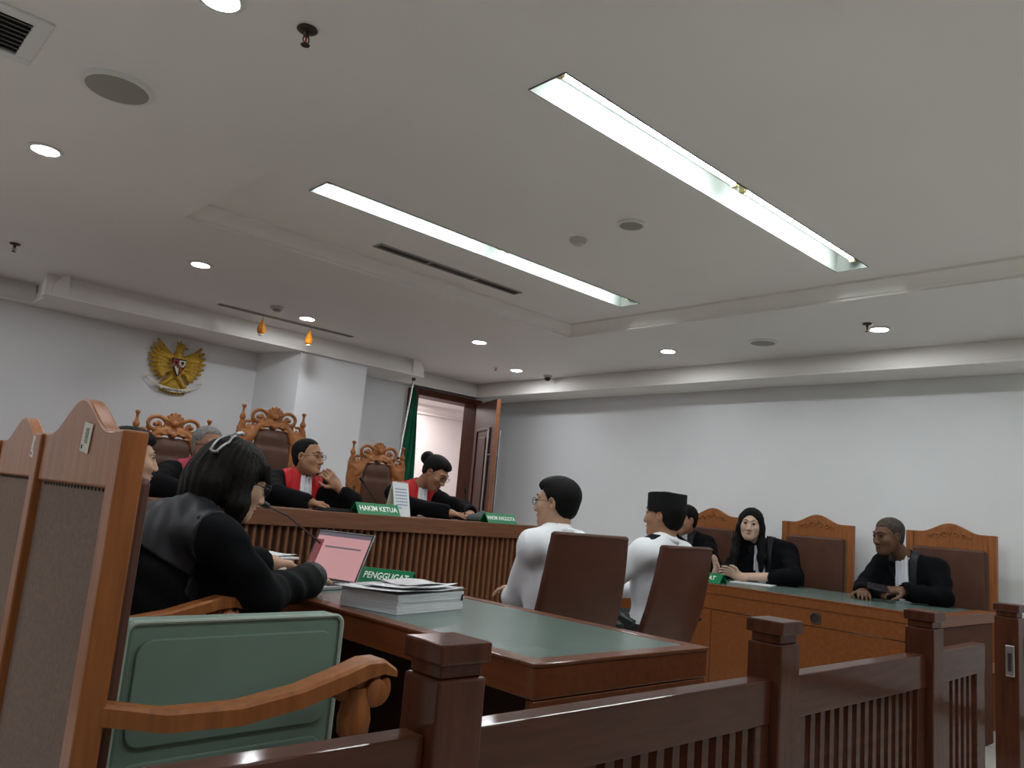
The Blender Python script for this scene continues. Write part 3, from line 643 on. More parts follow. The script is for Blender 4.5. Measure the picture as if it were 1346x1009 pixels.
q=[(-.052,0,.0,.056,'red'),(0,.052,0,.056,'cream'),(-.052,0,-.08,0,'cream'),(0,.052,-.08,0,'red')]
def clipq(x0,x1,z0,z1):
    pts=[]
    for i in range(9):
        x=x0+(x1-x0)*i/8; lim=SZ+.062-.150*(max(0,1-abs(x)/.055))**(1/2.2)*.93; pts.append((x,max(z0,lim)+.0))
    return pts+[(x1,z1),(x0,z1)]
for x0,x1,z0,z1,c in q: MB().prism(clipq(x0,x1,z0,z1),1,-.081,-.070).build('shield_field',M[c],t)
b=MB().lathe([(.014,0),(.014,.004),(.006,.005)],(.026,-.081,.034),(0,-1,0),12); b.box((.023,-.085,.010),(.029,-.081,.03)); b.build('banyan_tree',M['ink'],t)
MB().lathe([(.010,0),(.010,.004)],(-.026,-.081,.032),(0,-1,0),8).box((-.036,-.085,.026),(-.02,-.081,.036)).build('bull_head',M['ink'],t)
b=MB(); b.tube([(-.036,-.083,-.012),(-.030,-.083,-.035),(-.016,-.083,-.05)],.003,6); b.build('rice_sprig',M['golddark'],t)
b=MB()
for i in range(3):
    b.tube([(.012+.010*i+.006*math.cos(a*.8),-.083,-.014-.012*i+.006*math.sin(a*.8)) for a in range(9)],.0016,5)
b.build('chain',M['gold'],t)
b=MB().lathe([(.017,0),(.017,.006)],(0,-.080,0),(0,-1,0),5); b.build('centre_field',M['ink'],t)
st=[]
for i in range(10): rr_=.011 if i%2==0 else .0045; a=PI/2+i*PI/5; st.append((rr_*math.cos(a),rr_*math.sin(a)))
MB().prism(st,1,-.089,-.085).build('star',M['gold'],t)
rb=MB(); n=14; vs=[];fs=[]
for i in range(n+1):
    x=-.115+.23*i/n; z=-.185-.018*math.cos(x/.115*PI/2)+.0
    vs+=[(x,-.056,z-.016),(x,-.056,z+.016),(x,-.048,z+.016),(x,-.048,z-.016)]
for i in range(n):
    for k in range(4): fs.append((i*4+k,i*4+(k+1)%4,(i+1)*4+(k+1)%4,(i+1)*4+k))
fs+=[(3,2,1,0),tuple(n*4+k for k in range(4))]; rb.add(vs,fs); ro=rb.build('motto_ribbon',M['cream'],t)
for sg in (-1,1):
    MB().tube([(sg*.11,-.05,-.186),(sg*.17,-.04,-.165),(sg*.215,-.035,-.135),(sg*.235,-.03,-.115),(sg*.225,-.03,-.10),(sg*.20,-.035,-.11)],[.012,.006,.005,.005,.006,.004],6).build('ribbon_end',M['cream'],t,smooth=50)
RX=Matrix.Rotation(R(90),4,'X')
text('motto',"BHINNEKA TUNGGAL IKA",.022,M['ink'],t,Matrix.Translation((0,-.0575,-.2035))@RX,sx=.78)
# ---------------------------------------------------------------- flag
t=empty('green_flag',(4.43,6.45,.2),'furled dark green flag on a slanting chrome pole beside the door','flag')
P0=Vector((-.1,-.15,.03)); P1=Vector((.235,.05,2.13))
MB().tube([P0,P1],.011,10).build('pole',M['chrome'],t,smooth=50)
MB().lathe([(.011,0),(.020,.01),(.018,.05),(.006,.085),(.001,.10)],P1,(P1-P0),12).build('finial',M['bronze'],t,smooth=50)
MB().tube([P0+(P1-P0)*.62-Vector((.02,0,0)),P0+(P1-P0)*.62+Vector((.02,0,0))],.014,8).build('pole_joint',M['black'],t)
vs=[];fs=[];n=26;k_=17
for i in range(n):
    tt=i/(n-1); c=P1*(1-tt)+(P0+(P1-P0)*.25)*tt
    for k in range(k_):
        s_=k/(k_-1); wv=.018*math.sin(s_*16+tt*3)*(.3+tt)
        vs.append((c.x+.012+s_*(.015+.20*tt**.7)+ .02*tt*s_, c.y-.012+wv-.02*s_, c.z-.03-.08*s_*(1-tt)))
for i in range(n-1):
    for k in range(k_-1): fs.append((i*k_+k,i*k_+k+1,(i+1)*k_+k+1,(i+1)*k_+k))
o=MB().add(vs,fs).build('cloth',M['flag'],t,smooth=180); sm=o.modifiers.new('thickness','SOLIDIFY'); sm.thickness=.004
MB().lathe([(.17,0),(.17,.02),(.03,.03),(.02,.10)],(P0.x,P0.y,0),n=20).build('stand',M['black'],t,smooth=50)
# ---------------------------------------------------------------- signs
def sign(word,loc,rz,w,lab,size,sx,h=.062,d=.05):
    t=empty('name_sign',loc,lab,'sign',rz=rz)      # front faces -y, text along +x
    m=MB().prism([(-d,0),(-d*.86,0),(-.0,h-.003),(d*.86,0),(d,0),(.004,h),(-.004,h)],0,-w/2,w/2); m.build('tent_board',M['signg'],t)
    sl_=math.atan2(h,d-.004)
    text('lettering',word,size,M['lettering'],t,Matrix.Translation((0,-(d+.004)/2-.0009,h/2+.0006))@Matrix.Rotation(sl_,4,'X'),sx=sx)
    return t
sign('HAKIM KETUA',(2.72,4.03,1.0285),0,.30,'green tent sign reading HAKIM KETUA on the judges bench',.047,.88,.066)
sign('HAKIM ANGGOTA',(3.72,4.03,1.0285),0,.265,'green tent sign reading HAKIM ANGGOTA at the right end of the bench',.042,.72,.066)
sign('PENGGUGAT',(2.06,2.90,.7635),R(-60),.24,'green tent sign reading PENGGUGAT on the near table behind the papers',.045,.78,.062)
sign('TERGUGAT',(4.74,3.05,.7635),R(-90),.30,'green tent sign by the hands of the young woman, only its last letter visible',.045,.9,.062)
# ---------------------------------------------------------------- calendar, bench clutter
t=empty('desk_calendar',(2.905,4.07,1.0285),'white standing desk calendar beside the HAKIM KETUA sign','calendar',rz=R(4))
MB().prism([(-.055,0),(-.052,0),(.001,.205),(-.002,.205)],0,-.062,.062).build('front_sheet',M['paper'],t); MB().prism([(.055,0),(.052,0),(-.001,.2055),(.002,.2055)],0,-.062,.062).build('back_sheet',M['cream'],t); MB().prism([(-.05,0),(.05,0),(.05,.0015),(-.05,.0015)],0,-.062,.062).build('base_sheet',M['cream'],t)
b=MB(); rn=random.Random(3)
sa=math.atan2(.205,.053)
for r_ in range(7):
    for c_ in range(6 if r_<6 else 3):
        z=.165-.019*r_; y=-.055+.053*z/.205-.0012; x=-.045+.0155*c_
        b.box((x,y-.0006,z-.004),(x+.011,y+.0004,z+.004))
b.build('printed_dates',M['bluei'],t)
b=MB()
for i in range(10): b.tube([(-.05+.011*i+.004*math.cos(a*.9),.007*math.sin(a*.9),.207+.003*math.cos(a*.9)) for a in range(8)],.0009,4)
b.build('spiral_binding',M['chrome'],t)
def keyboard(loc,rz,lab,w=.20):
    t=empty('keyboard',loc,lab,'keyboard',rz=rz); MB().box((-w/2,-.06,0),(w/2,.06,.012)).build('tray',M['black'],t,bevel=.003)
    k=MB(); nx=int(w/.019)
    for i in range(nx):
        for j in range(5): k.box((-w/2+.006+i*.019,-.05+j*.02,.012),(-w/2+.021+i*.019,-.034+j*.02,.019))
    k.build('keys',M['black'],t,kind='stuff')
keyboard((2.50,4.10,1.0285),0,'black keyboard on the bench left of the HAKIM KETUA sign',.26)
def mic(name,loc,pts,lab,hl=.035,hr=.008,m='black'):
    t=empty('gooseneck_microphone',loc,lab,'microphone')
    MB().lathe([(.045,0),(.045,.012),(.038,.024),(.012,.028)],(0,0,0),n=20).build('base',M['black'],t,smooth=50)
    P=[Vector(p) for p in pts]; cv=[]
    for i in range(17):
        s_=i/16*(len(P)-1); j=min(int(s_),len(P)-2); f_=s_-j; cv.append(P[j].lerp(P[j+1],f_))
    MB().tube(cv,.0042,8).build('gooseneck',M[m],t,smooth=50)
    d=(cv[-1]-cv[-3]).normalized(); MB().lathe([(.005,-.004),(hr,0),(hr*1.15,hl*.6),(hr*.9,hl),(hr*.3,hl+.004)],cv[-1],d,12).build('capsule',M['black'],t,smooth=50)
mic('m',(2.97,4.30,1.0285),[(0,0,.02),(-.09,-.02,.08),(-.20,-.02,.19)],'thin gooseneck microphone rising left of the calendar on the judges bench')
mic('m',(3.56,4.20,1.0285),[(0,0,.02),(.00,0,.12),(-.02,-.01,.19)],'thin upright microphone at the right end of the judges bench')
mic('m',(1.96,3.10,.7635),[(0,0,.02),(-.13,-.05,.13),(-.36,-.10,.26),(-.46,-.12,.292)],'long gooseneck microphone reaching to the face of the woman at the laptop',.05,.012,'bronze')
F=Field(axis(-.12,.12,.006),axis(-.08,.08,.006),axis(-.002,.09,.006)); F.ell((0,0,.02),(.10,.05,.035)); F.ell((.04,0,.035),(.05,.04,.04),k=.02); F.plane((0,0,0),(0,0,-1))
t=empty('dark_pouch',(3.66,4.17,1.0285),'dark grey cloth pouch beside the HAKIM ANGGOTA sign','pouch'); F.build('cloth_pouch',M['gpouch'] if 'gpouch' in M else mat('grey cloth',(.07,.08,.08),.9,bump=(.4,.003,60)),t)
# ---------------------------------------------------------------- laptop
t=empty('laptop',(1.66,2.88,.7615),'open grey laptop with reddish screen in front of the robed woman','laptop',rz=R(15))
MB().box((-.115,-.155,0),(.105,.155,.014)).build('keyboard_base',M['lap'],t,bevel=.003)
k=MB()
for i in range(5):
    for j in range(13): k.box((-.02+i*.021,-.137+j*.0211,.014),(-.003+i*.021,-.120+j*.0211,.0165))
k.build('keys',M['black'],t,kind='stuff'); MB().box((-.105,-.045,.0138),(-.04,.045,.0148)).build('touchpad',M['lap'],t)
sc=subobj('screen_lid',t,(.105,0,.014)); sc.rotation_euler=(0,R(24),0)   # lid in yz plane, facing -x
MB().box((0,-.155,0),(.006,.155,.215)).build('lid',M['lap'],sc,bevel=.002)
MB().box((-.0012,-.152,.004),(0,.152,.212)).build('bezel',M['black'],sc)
MB().box((-.002,-.146,.012),(-.0012,.104,.190)).build('display',M['screen'],sc); MB().box((-.002,.104,.012),(-.0012,.146,.172)).build('side_pane',M['screend'],sc)
MB().box((-.002,.104,.172),(-.0012,.146,.190)).build('display',M['screen'],sc)
MB().box((-.002,-.146,.190),(-.0012,.146,.206)).build('title_bar',M['screeng'],sc); MB().box((-.0026,-.115,.140),(-.002,.085,.147)).build('text_line',M['screeng'],sc)
# ---------------------------------------------------------------- paper stacks
def stack(loc,w,d,h,n,lab,rz,skew=0,seed=1,name='paper_stack'):
    t=empty(name,loc,lab,'papers',rz=rz); rn=random.Random(seed); z=0
    for i in range(n):
        hh=h/n; dx,dy=rn.uniform(-.003,.003),rn.uniform(-.003,.003); m=MB().box((-w/2+dx,-d/2+dy,z),(w/2+dx,d/2+dy,z+hh-.0006)); m.build('bundle',M['paper'],t); z+=hh
    return t,z
t,z=stack((1.70,2.29,.7615),.36,.25,.062,7,'thick stack of white papers with curled top sheets on the near table',R(14),seed=4)
def sheet(parent,cx,cy,z,w,d,rz,curl,m,name='top_sheet',seed=0):
    rn=random.Random(seed); n=9;vs=[];fs=[]; ph=rn.uniform(0,6)
    for i in range(n):
        for j in range(n):
            x=-w/2+w*i/(n-1); y=-d/2+d*j/(n-1); u_=i/(n-1); v_=j/(n-1)
            zz=.003*math.sin(3*u_*2+ph)+.002*math.sin(5*v_+ph)+.003 + curl*(max(0,abs(u_-.5)*2-.7)*1.5)**2*.5+ curl*.6*max(0,.2-v_)**1*2
            vs.append((x,y,zz))
    for i in range(n-1):
        for j in range(n-1): fs.append((i*n+j,(i+1)*n+j,(i+1)*n+j+1,i*n+j+1))
    o=MB().add(vs,fs).build(name,m,parent,smooth=180); o.location=(cx,cy,z); o.rotation_euler=(0,0,rz); s=o.modifiers.new('thickness','SOLIDIFY'); s.thickness=.0012; return o
sheet(t,-.02,0,z,.38,.27,R(3),.02,M['paper'],seed=1); sheet(t,.03,.01,z+.004,.33,.24,R(-6),.015,M['paperp'],seed=2); sheet(t,.0,-.03,z+.008,.30,.20,R(8),.03,M['paper'],seed=3); sheet(t,.07,.03,z+.012,.2,.16,R(-14),.012,M['paperp'],seed=5)
mc=MB().tube([(.165,-.13,.03),(.168,-.128,.045),(.172,-.128,.05)],.004,6); mc.build('binder_clip',M['black'],t)
t=empty('storage_box',(1.58,3.13,.7615),'clear plastic box of papers behind the typing hands','box',rz=R(8))
MB().box((-.10,-.085,0),(.10,.085,.082)).build('tub',M['plastic'],t,bevel=.006)
MB().box((-.115,-.095,.082),(.115,.095,.092)).build('lid',M['paper'],t,bevel=.003); sheet(t,0,0,.092,.21,.18,R(4),.006,M['paper'],seed=7)
MB().box((-.05,-.0865,.02),(.06,-.085,.06)).build('printed_label',M['cream'],t)
# ---------------------------------------------------------------- people
def V3(*a): return np.array(a,float)
def frame(yaw,pitch=0,roll=0):
    a,p=R(yaw),R(pitch); f=V3(math.cos(a)*math.cos(p),math.sin(a)*math.cos(p),-math.sin(p)); r=V3(math.sin(a),-math.cos(a),0); u=np.cross(r,f)
    c,s=math.cos(R(roll)),math.sin(R(roll)); return np.stack([r*c-u*s,f,u*c+r*s])
SK={'tan':(.36,.185,.11),'light':(.50,.30,.20),'fair':(.58,.39,.30),'dark':(.135,.062,.035),'mid':(.30,.155,.095)}
SKM={k:mat(k+' skin',v,.5,spec=.35,bump=(.15,.001,120),var=.06,scale=30) for k,v in SK.items()}
LIPM={k:mat(k+' lips',(v[0]*.80,v[1]*.50,v[2]*.52),.45) for k,v in SK.items()}
M['hair']=mat('black hair',(.0045,.004,.004),.55,spec=.16,grain=(60,60,6),bump=(.9,.004,14),var=.5,scale=5); M['hairb']=mat('dark brown hair',(.006,.0045,.004),.52,spec=.18,grain=(60,60,6),bump=(.9,.004,14),var=.5,scale=5)
M['grey']=mat('grey hair',(.17,.165,.16),.7,bump=(.6,.002,120),var=.4,scale=60); M['stubble']=mat('short greying hair',(.055,.042,.035),.8,bump=(.6,.002,140),var=.5,scale=60)
M['robe']=mat('black robe cloth',(.0028,.003,.0042),.85,spec=.12,bump=(.3,.004,18)); M['satin']=mat('black satin collar',(.007,.0085,.012),.5,bump=(.3,.004,14))
M['redv']=mat('red robe front',(.50,.012,.016),.55,bump=(.25,.004,16)); M['magv']=mat('magenta red robe front',(.33,.018,.045),.6,bump=(.25,.004,16))
M['bef']=mat('white pleated neckband',(.72,.73,.80),.7); M['shirt']=mat('white shirt cloth',(.80,.81,.86),.75,bump=(.35,.006,14)); M['trouser']=mat('dark trousers',(.02,.02,.025),.8)
M['lens']=mat('spectacle frame',(.02,.015,.015),.3); M['eye']=mat('eye white',(.34,.31,.29),.3); M['iris']=mat('dark iris',(.012,.008,.006),.15); M['lips']=mat('lips',(.36,.12,.10),.5); M['glass']=mat('clear lens',(.9,.95,.95),.05,trans=1.0); M['velvet']=mat('black velvet cap',(.004,.004,.005),.9); M['shoe']=mat('black shoe leather',(.01,.01,.01),.35)
def head_shape(F,H,A,neck,s=1.0,fem=False,inf=0,chin=1):
    h=lambda x,y,z: H+s*(A[0]*x+A[1]*y+A[2]*z); e=lambda c,r,k=.02,op='u': F.ell(h(*c),np.array(r)*s,A,k,op); c_=lambda p,q,a,b=None,k=.015: F.cap(h(*p),h(*q),a*s,(b or a)*s,k)
    e((0,-.018,.040),(.074,.093,.078)); e((0,.018,-.015),(.062,.072,.088),.03); e((0,.035,-.062),(.046 if fem else .052,.048,.045),.03); e((0,.068,-.092),(.020,.018,.018),.03)
    for g in (-1,1):
        c_((g*.052,.0,-.035),(g*.022,.058,-.090),.020,.018,.03); e((g*.042,.056,-.020),(.022,.024,.020),.03)
        e((g*.076,-.008,.0),(.010,.019,.031),.008); e((g*.080,-.004,.002),(.005,.010,.018),.004,'s')
        e((g*.031,.096,.012),(.019,.017,.012),.012,'s'); e((g*.031,.074,.010),(.0145,.014,.0125),.006)
        c_((g*.012,.084,.034),(g*.045,.070,.032),.010,.008,.012); e((g*.012,.097,-.032),(.0095,.012,.008),.008)
    c_((0,.082,.024),(0,.103,-.024),.009,.0125,.012); e((0,.101,-.028),(.012,.012,.010),.008)
    e((0,.082,-.056),(.025,.014,.0075),.006); e((0,.079,-.070),(.021,.014,.0085),.006); F.cap(h(-.022,.097,-.0625),h(.022,.097,-.0625),.0035,k=.004,op='s')
    F.cap(h(0,-.025,-.05),neck,.050*s+inf,.055+inf,.03)
def hand(F,W,d,n,sgn,curl=35,s=1.0,tilt=0,thumb=1):
    d=d/np.linalg.norm(d); n=n-d*(n@d); n=n/np.linalg.norm(n); lat=np.cross(d,n)*sgn; A=np.stack([lat,d,n])
    F.rbox(W+d*.048*s,V3(.038,.046,.014)*s,.013*s,A,.02); F.cap(W-d*.03,W+d*.02,.024*s,.026*s,.02)
    for j in range(4):
        b=W+d*.086*s+lat*(.030-.0200*j)*s; a=R(curl*.35+3*j); ls=[(.043,.026,.020)[q]*[.93,1.05,1.0,.8][j]*s for q in range(3)]; p=b-d*.012
        sp=lat*(.10-.07*j)
        for q in range(3):
            dd=d*math.cos(a)+n*math.sin(a)+sp*.6; dd=dd/np.linalg.norm(dd); e_=p+dd*ls[q]; F.cap(p,e_,(.0092-.0009*q)*s,(.0086-.0011*q)*s,.003); p=e_; a+=R(curl*.8)
    b=W+d*.022*s+lat*.030*s; m1=b+(d*.62+lat*.70+n*.25)*.042*s; m2=m1+(d*.86+lat*.28+n*.3)*.032*s; m3=m2+(d*.9+n*.35)*.024*s
    F.cap(b,m1,.0145*s,.0105*s,.008); F.cap(m1,m2,.0102*s,.0090*s,.003); F.cap(m2,m3,.0088*s,.0070*s,.003)
HLY=[-.12,-.085,-.055,-.03,-.008,.010,.020,.034,.052,.072,.10]
HLZ=[-.078,-.082,-.072,-.045,-.015,-.012,.012,.036,.052,.060,.058]
def hair_short(F,H,A,s,t=.012,top=0,up=0,nape=0,amp=.0012):
    h=lambda x,y,z: H+s*(A[0]*x+A[1]*y+A[2]*z)
    F.ell(h(0,-.018,.040),(np.array((.074,.093,.078))+t)*s,A,.01); F.ell(h(0,-.022,-.01),(np.array((.066,.076,.078))+t*.8)*s,A,.02)
    if top: F.ell(h(0,.012,.085),np.array((.068,.078,.036+top))*s,A,.02)
    zz=[z+(up if y>.015 else 0)+(nape if y<-.01 else 0) for y,z in zip(HLY,HLZ)]
    def fn(Fv,x,y,z):
        dx,dy,dz=(x-H[0])/s,(y-H[1])/s,(z-H[2])/s; lx=A[0,0]*dx+A[0,1]*dy+A[0,2]*dz; ly=A[1,0]*dx+A[1,1]*dy+A[1,2]*dz; lz=A[2,0]*dx+A[2,1]*dy+A[2,2]*dz
        zl=np.interp(ly,HLY,zz)+.010*np.exp(-((np.abs(lx)-.048)/.016)**2)*(ly>.03)+.0025*np.sin(lx*210+ly*90)+.002*np.sin(lx*370)
        d=lz-zl; Fv=Fv+t*.85*np.exp(-np.maximum(d,0)/.014)
        th=np.arctan2(lx,ly+.02); Fv=Fv+amp*np.sin(th*38+3*np.sin(lz*40))
        return np.maximum(Fv,-d)
    F.apply(fn)
    for g in (-1,1): F.ell(h(g*.080,.0,-.006),np.array((.015,.021,.034))*s,A,.004,'s')
def person(lab,P,N,H,face,body,arms,skin='tan',hair=None,robe='robe',s=1.0,fem=False,extras=(),feet=0.0,knee=None,glasses=None,group=None,swid=.185,brow=True):
    covs=[a[5] if len(a)>5 else .96 for a in arms]; arms=[a[:5] for a in arms]
    P,N,H=map(lambda q:np.array(q,float),(P,N,H)); root=V3(P[0],P[1],feet)
    t=empty('person',tuple(root),lab,'person',group); rel_=root
    A=frame(*face); B=frame(body); r,f=B[0],B[1]; up=(N-P)/np.linalg.norm(N-P); fz=np.cross(up,r); T=np.stack([r,fz,up])
    sh=[N-up*.045+r*swid*g*.92 for g in (1,-1)]
    K=[];
    for g in (1,-1):
        kn=P+f*.40+r*.11*g+V3(0,0,.02) if knee is None else P+f*knee+r*.11*g; hp_=P+r*.09*g; an=V3(kn[0],kn[1],feet+.07)+f*.02; K.append((hp_,kn,an))
    ax=[]
    hands=[np.array(a[1],float) for a in arms]
    pts=np.array([P,N,H]+hands+[np.array(a[0],float) for a in arms]+[k[1] for k in K]+[k[2]+f*.17 for k in K]+sh)
    lo=pts.min(0)-.16; hi=pts.max(0)+.17; lo[2]=feet-.01
    def axes(h,hf,hd=True,hn=True):
        o=[]
        for i in range(3):
            fr=[]
            if hd: fr.append((H[i]-.145,H[i]+.145))
            if hn:
                for w_,a in zip(hands,arms): fr.append((w_[i]-.05,w_[i]+.17) if 0 else (w_[i]-.13,w_[i]+.14))
            o.append(axis(lo[i],hi[i],h,fr,hf))
        return o
    F=Field(*axes(.014,.0052))
    def torso(F,i):
        if robe!='shirt' and i>0: F.ell(P+(N-P)*.50+fz*.055,(.125+i,.085+i,.19+i),T,.05)
        F.ell(P,(.155+i,.115+i,.12+i),T,.05); F.ell(P+(N-P)*.42,(.135+i,.10+i,.17+i),T,.06); F.ell(N-up*.17+fz*.012,(.150+i,.100+i,.17+i),T,.06)
        F.cap(sh[0],sh[1],.045+i,.045+i,.05)
        for q in sh: F.cap(q,N+up*.02,.042+i*.8,.045+i*.6,.04)
    torso(F,-.012)
    for q,(el,wr,hd,pn,cu) in enumerate(arms):
        el,wr=np.array(el,float),np.array(wr,float); F.cap(sh[q],el,.042,.036,.03); F.cap(el,wr,.038,.024,.02)
        hand(F,wr,np.array(hd,float),np.array(pn,float),(-1 if q==0 else 1),cu,.95 if fem else 1.02)
    for hp_,kn,an in K:
        F.cap(hp_,kn,.078,.055,.04); F.cap(kn,an,.052,.036,.02); F.cap(an-V3(0,0,.025),an+f*.14-V3(0,0,.035),.034,.026,.02)
    head_shape(F,H,A,N+up*.005,s,fem)
    F.build('body',SKM[skin],t,rel=rel_)
    h=lambda x,y,z: H+s*(A[0]*x+A[1]*y+A[2]*z)
    L=lambda p: Vector(p-rel_)
    # eyes, brows, lips
    for g in (-1,1):
        e=MB().lathe([(.0001,.0118),(.006,.0105),(.0105,.006),(.012,0),(.0105,-.006),(.004,-.011)],L(h(g*.031,.0755,.0105)),Vector(A[1]),12,0); e.lathe([(.0072,0),(.0068,.0022),(.001,.0030)],L(h(g*.031,.0845,.0100)),Vector(A[1]),12,1)
        e.build('eye',[M['eye'],M['iris']],t,smooth=60)
    if brow:
        b=MB()
        for g in (-1,1): b.tube([L(h(g*.014,.0935,.036)),L(h(g*.030,.0885,.040)),L(h(g*.047,.073,.036))],[.0035,.0042,.002],6,flat=.7)
        b.build('eyebrows',M['hair'] if hair!='grey' else M['stubble'],t,smooth=60)
    if brow:
        ls_=MB()
        for g in (-1,1): ls_.tube([L(h(g*.0165,.0865,.0115)),L(h(g*.024,.0895,.0175)),L(h(g*.033,.0885,.0190)),L(h(g*.043,.0815,.0150)),L(h(g*.048,.075,.0110))],[.0010,.0020,.0023,.0021,.0010],6)
        ls_.build('eyelashes',M['iris'],t,smooth=60)
    l=MB(); l.tube([L(h(-.021,.0885,-.0605)),L(h(-.008,.0955,-.0575)),L(h(0,.0955,-.0585)),L(h(.008,.0955,-.0575)),L(h(.021,.0885,-.0605))],[.002,.004,.0038,.004,.002],6); l.tube([L(h(-.018,.088,-.066)),L(h(0,.0935,-.069)),L(h(.018,.088,-.066))],[.002,.0048,.002],6)
    l.build('lips',LIPM[skin],t,smooth=60)
    if 'goatee' in extras:
        Q=Field(*[axis(h(0,.08,-.09)[i]-.05,h(0,.08,-.09)[i]+.05,.004) for i in range(3)]); Q.cap(h(-.012,.084,-.096),h(.012,.084,-.096),.010,k=.004); Q.cap(h(0,.084,-.098),h(0,.080,-.112),.011,.006,k=.006); Q.build('goatee',M['hair'],t,rel=rel_)
    # clothes
    def folds(amp,k1=38,k2=23):
        def fn(Fv,x,y,z): return Fv+amp*(np.sin(23*x+17*z+4*np.sin(9*y+5*z))*np.sin(19*y-21*z+3*np.sin(11*x))+.22*np.sin(39*z+15*x-21*y+3*np.sin(13*y+6*x)))*(np.abs(Fv)<.05)
        return fn
    def armcloth(G,ra,rb,rc,short):
        for q,(el,wr,hd,pn,cu) in enumerate(arms):
            el,wr=np.array(el,float),np.array(wr,float); G.cap(sh[q],el,ra,rb,.045); G.cap(el,wr-(wr-el)*short,rb,rc,.035)
    def legcloth(G,i):
        for hp_,kn,an in K: G.cap(hp_,kn,.088+i,.066+i,.05); G.cap(kn,an+V3(0,0,.0),.064+i,.050+i,.03)
    def g10(h=.010): return Field(*[axis(lo[i],hi[i],h) for i in range(3)])
    G=g10()
    if robe in('robe','robeb'):
        torso(G,.020); legcloth(G,.02)
        for q,(el,wr,hd,pn,cu) in enumerate(arms):
            el,wr=np.array(el,float),np.array(wr,float); wr=el+(wr-el)*covs[q]; dn=V3(0,0,-.018); tc=P+(N-P)*.48+fz*.10+r*(.10 if q==0 else -.10); G.cap(el*.6+sh[q]*.4,tc,.045,.06,.04); G.cap(el*.75+wr*.25,tc-up*.05,.042,.06,.04); G.cap(el*.30+sh[q]*.70,P+(N-P)*.72+fz*.06+r*(.08 if q==0 else -.08),.05,.06,.04); G.cap(sh[q],el,.064,.058,.03); G.cap(sh[q]*.45+el*.55+dn,el+dn,.050,.056,.02); G.cap(el,wr-(wr-el)*.04,.056,.056,.012); G.cap(el*.5+wr*.5+dn*.6,wr-(wr-el)*.04+dn*.5,.050,.054,.012)
            c=wr+(wr-el)/np.linalg.norm(wr-el)*.05; G.cap(wr-(wr-el)*.02,c,.040,.046,.004,'s')
        F2=None
        G.apply(folds(.0065))
        # neck opening
        G.ell(N+up*.055+fz*.02,(.052,.058,.05),T,.01,'s'); G.build('black_robe',M['robe'],t,rel=rel_)
        for (el,wr,hd,pn,cu) in arms:
            pass
    else:
        torso(G,.020); armcloth(G,.058,.050,.040,.06); G.apply(folds(.003)); G.plane(P-up*.02,-up)
        G.ell(N+up*.06+fz*.02,(.054,.060,.05),T,.008,'s'); G.build('white_shirt',M['shirt'],t,rel=rel_)
        c=Field(*[axis(N[i]-.12,N[i]+.14,.005) for i in range(3)]); c.ell(N+up*.030-fz*.004,(.072,.077,.040),T,.001); c.ell(N+up*.034-fz*.004,(.064,.069,.08),T,.002,'s'); c.ell(N+up*.02+fz*.085,(.016,.05,.05),T,.004,'s')
        c.build('collar',M['shirt'],t,rel=rel_)
        Q=g10(.012); 
        for hp_,kn,an in K: Q.cap(hp_,kn,.088,.068,.05); Q.cap(kn,an,.062,.050,.02)
        Q.ell(P-up*.02,(.165,.125,.11),T,.04); Q.build('trousers',M['trouser'],t,rel=rel_)
    sm=Field(*[axis(min(k[2][i] for k in K)-.16,max(k[2][i] for k in K)+.22,.009) for i in range(3)])
    for hp_,kn,an in K: sm.cap(an-V3(0,0,.02)-f*.03,an+f*.15-V3(0,0,.03),.042,.036,.02)
    sm.plane((0,0,feet+.002),(0,0,-1)); sm.build('shoes',M['shoe'],t,rel=rel_)
    lc=lambda G,c: None
    def shell(name,m,off,region,h=.006,ribs=None):
        lo2=np.minimum(P,N)-.24; hi2=np.maximum(P,N)+.24; Q=Field(*[axis(lo2[i],hi2[i],h) for i in range(3)]); torso(Q,.020+off)
        def fn(Fv,x,y,z):
            dx,dy,dz=x-N[0],y-N[1],z-N[2]; lx=r[0]*dx+r[1]*dy+r[2]*dz; ly=fz[0]*dx+fz[1]*dy+fz[2]*dz; lz=up[0]*dx+up[1]*dy+up[2]*dz
            if ribs is not None: Fv=Fv+ribs(lx,lz)
            return np.maximum(Fv,region(lx,ly,lz))
        Q.apply(fn); Q.ell(N+up*.06+fz*.02,(.050,.056,.05),T,.006,'s'); return Q.build(name,m,t,rel=rel_)
    if 'vest' in extras or 'magvest' in extras:
        shell('red_front',M['magv'] if 'magvest' in extras else M['redv'],.009,lambda lx,ly,lz: np.maximum(np.maximum(np.abs(lx)-(.135+.0*lz),-ly-.075),np.maximum(-.42-lz,.0-np.abs(lx))),ribs=lambda lx,lz:.002*np.sin(lx*150+4*np.sin(lz*9)))
    if 'satin' in extras:
        shell('satin_collar',M['satin'],.009,lambda lx,ly,lz: np.maximum(np.abs(lx)-.155,np.where(ly>0,np.maximum(np.abs(np.abs(lx)-.075-.05*(-lz))-.035,-.40-lz),-.115-lz)),ribs=lambda lx,lz:.0015*np.sin(lx*90+lz*60))
    if 'lapel' in extras:
        shell('satin_lapel',M['satin'],.008,lambda lx,ly,lz: np.maximum(np.maximum(np.abs(np.abs(lx)-.070)-.024,-ly-.03),-.42-lz))
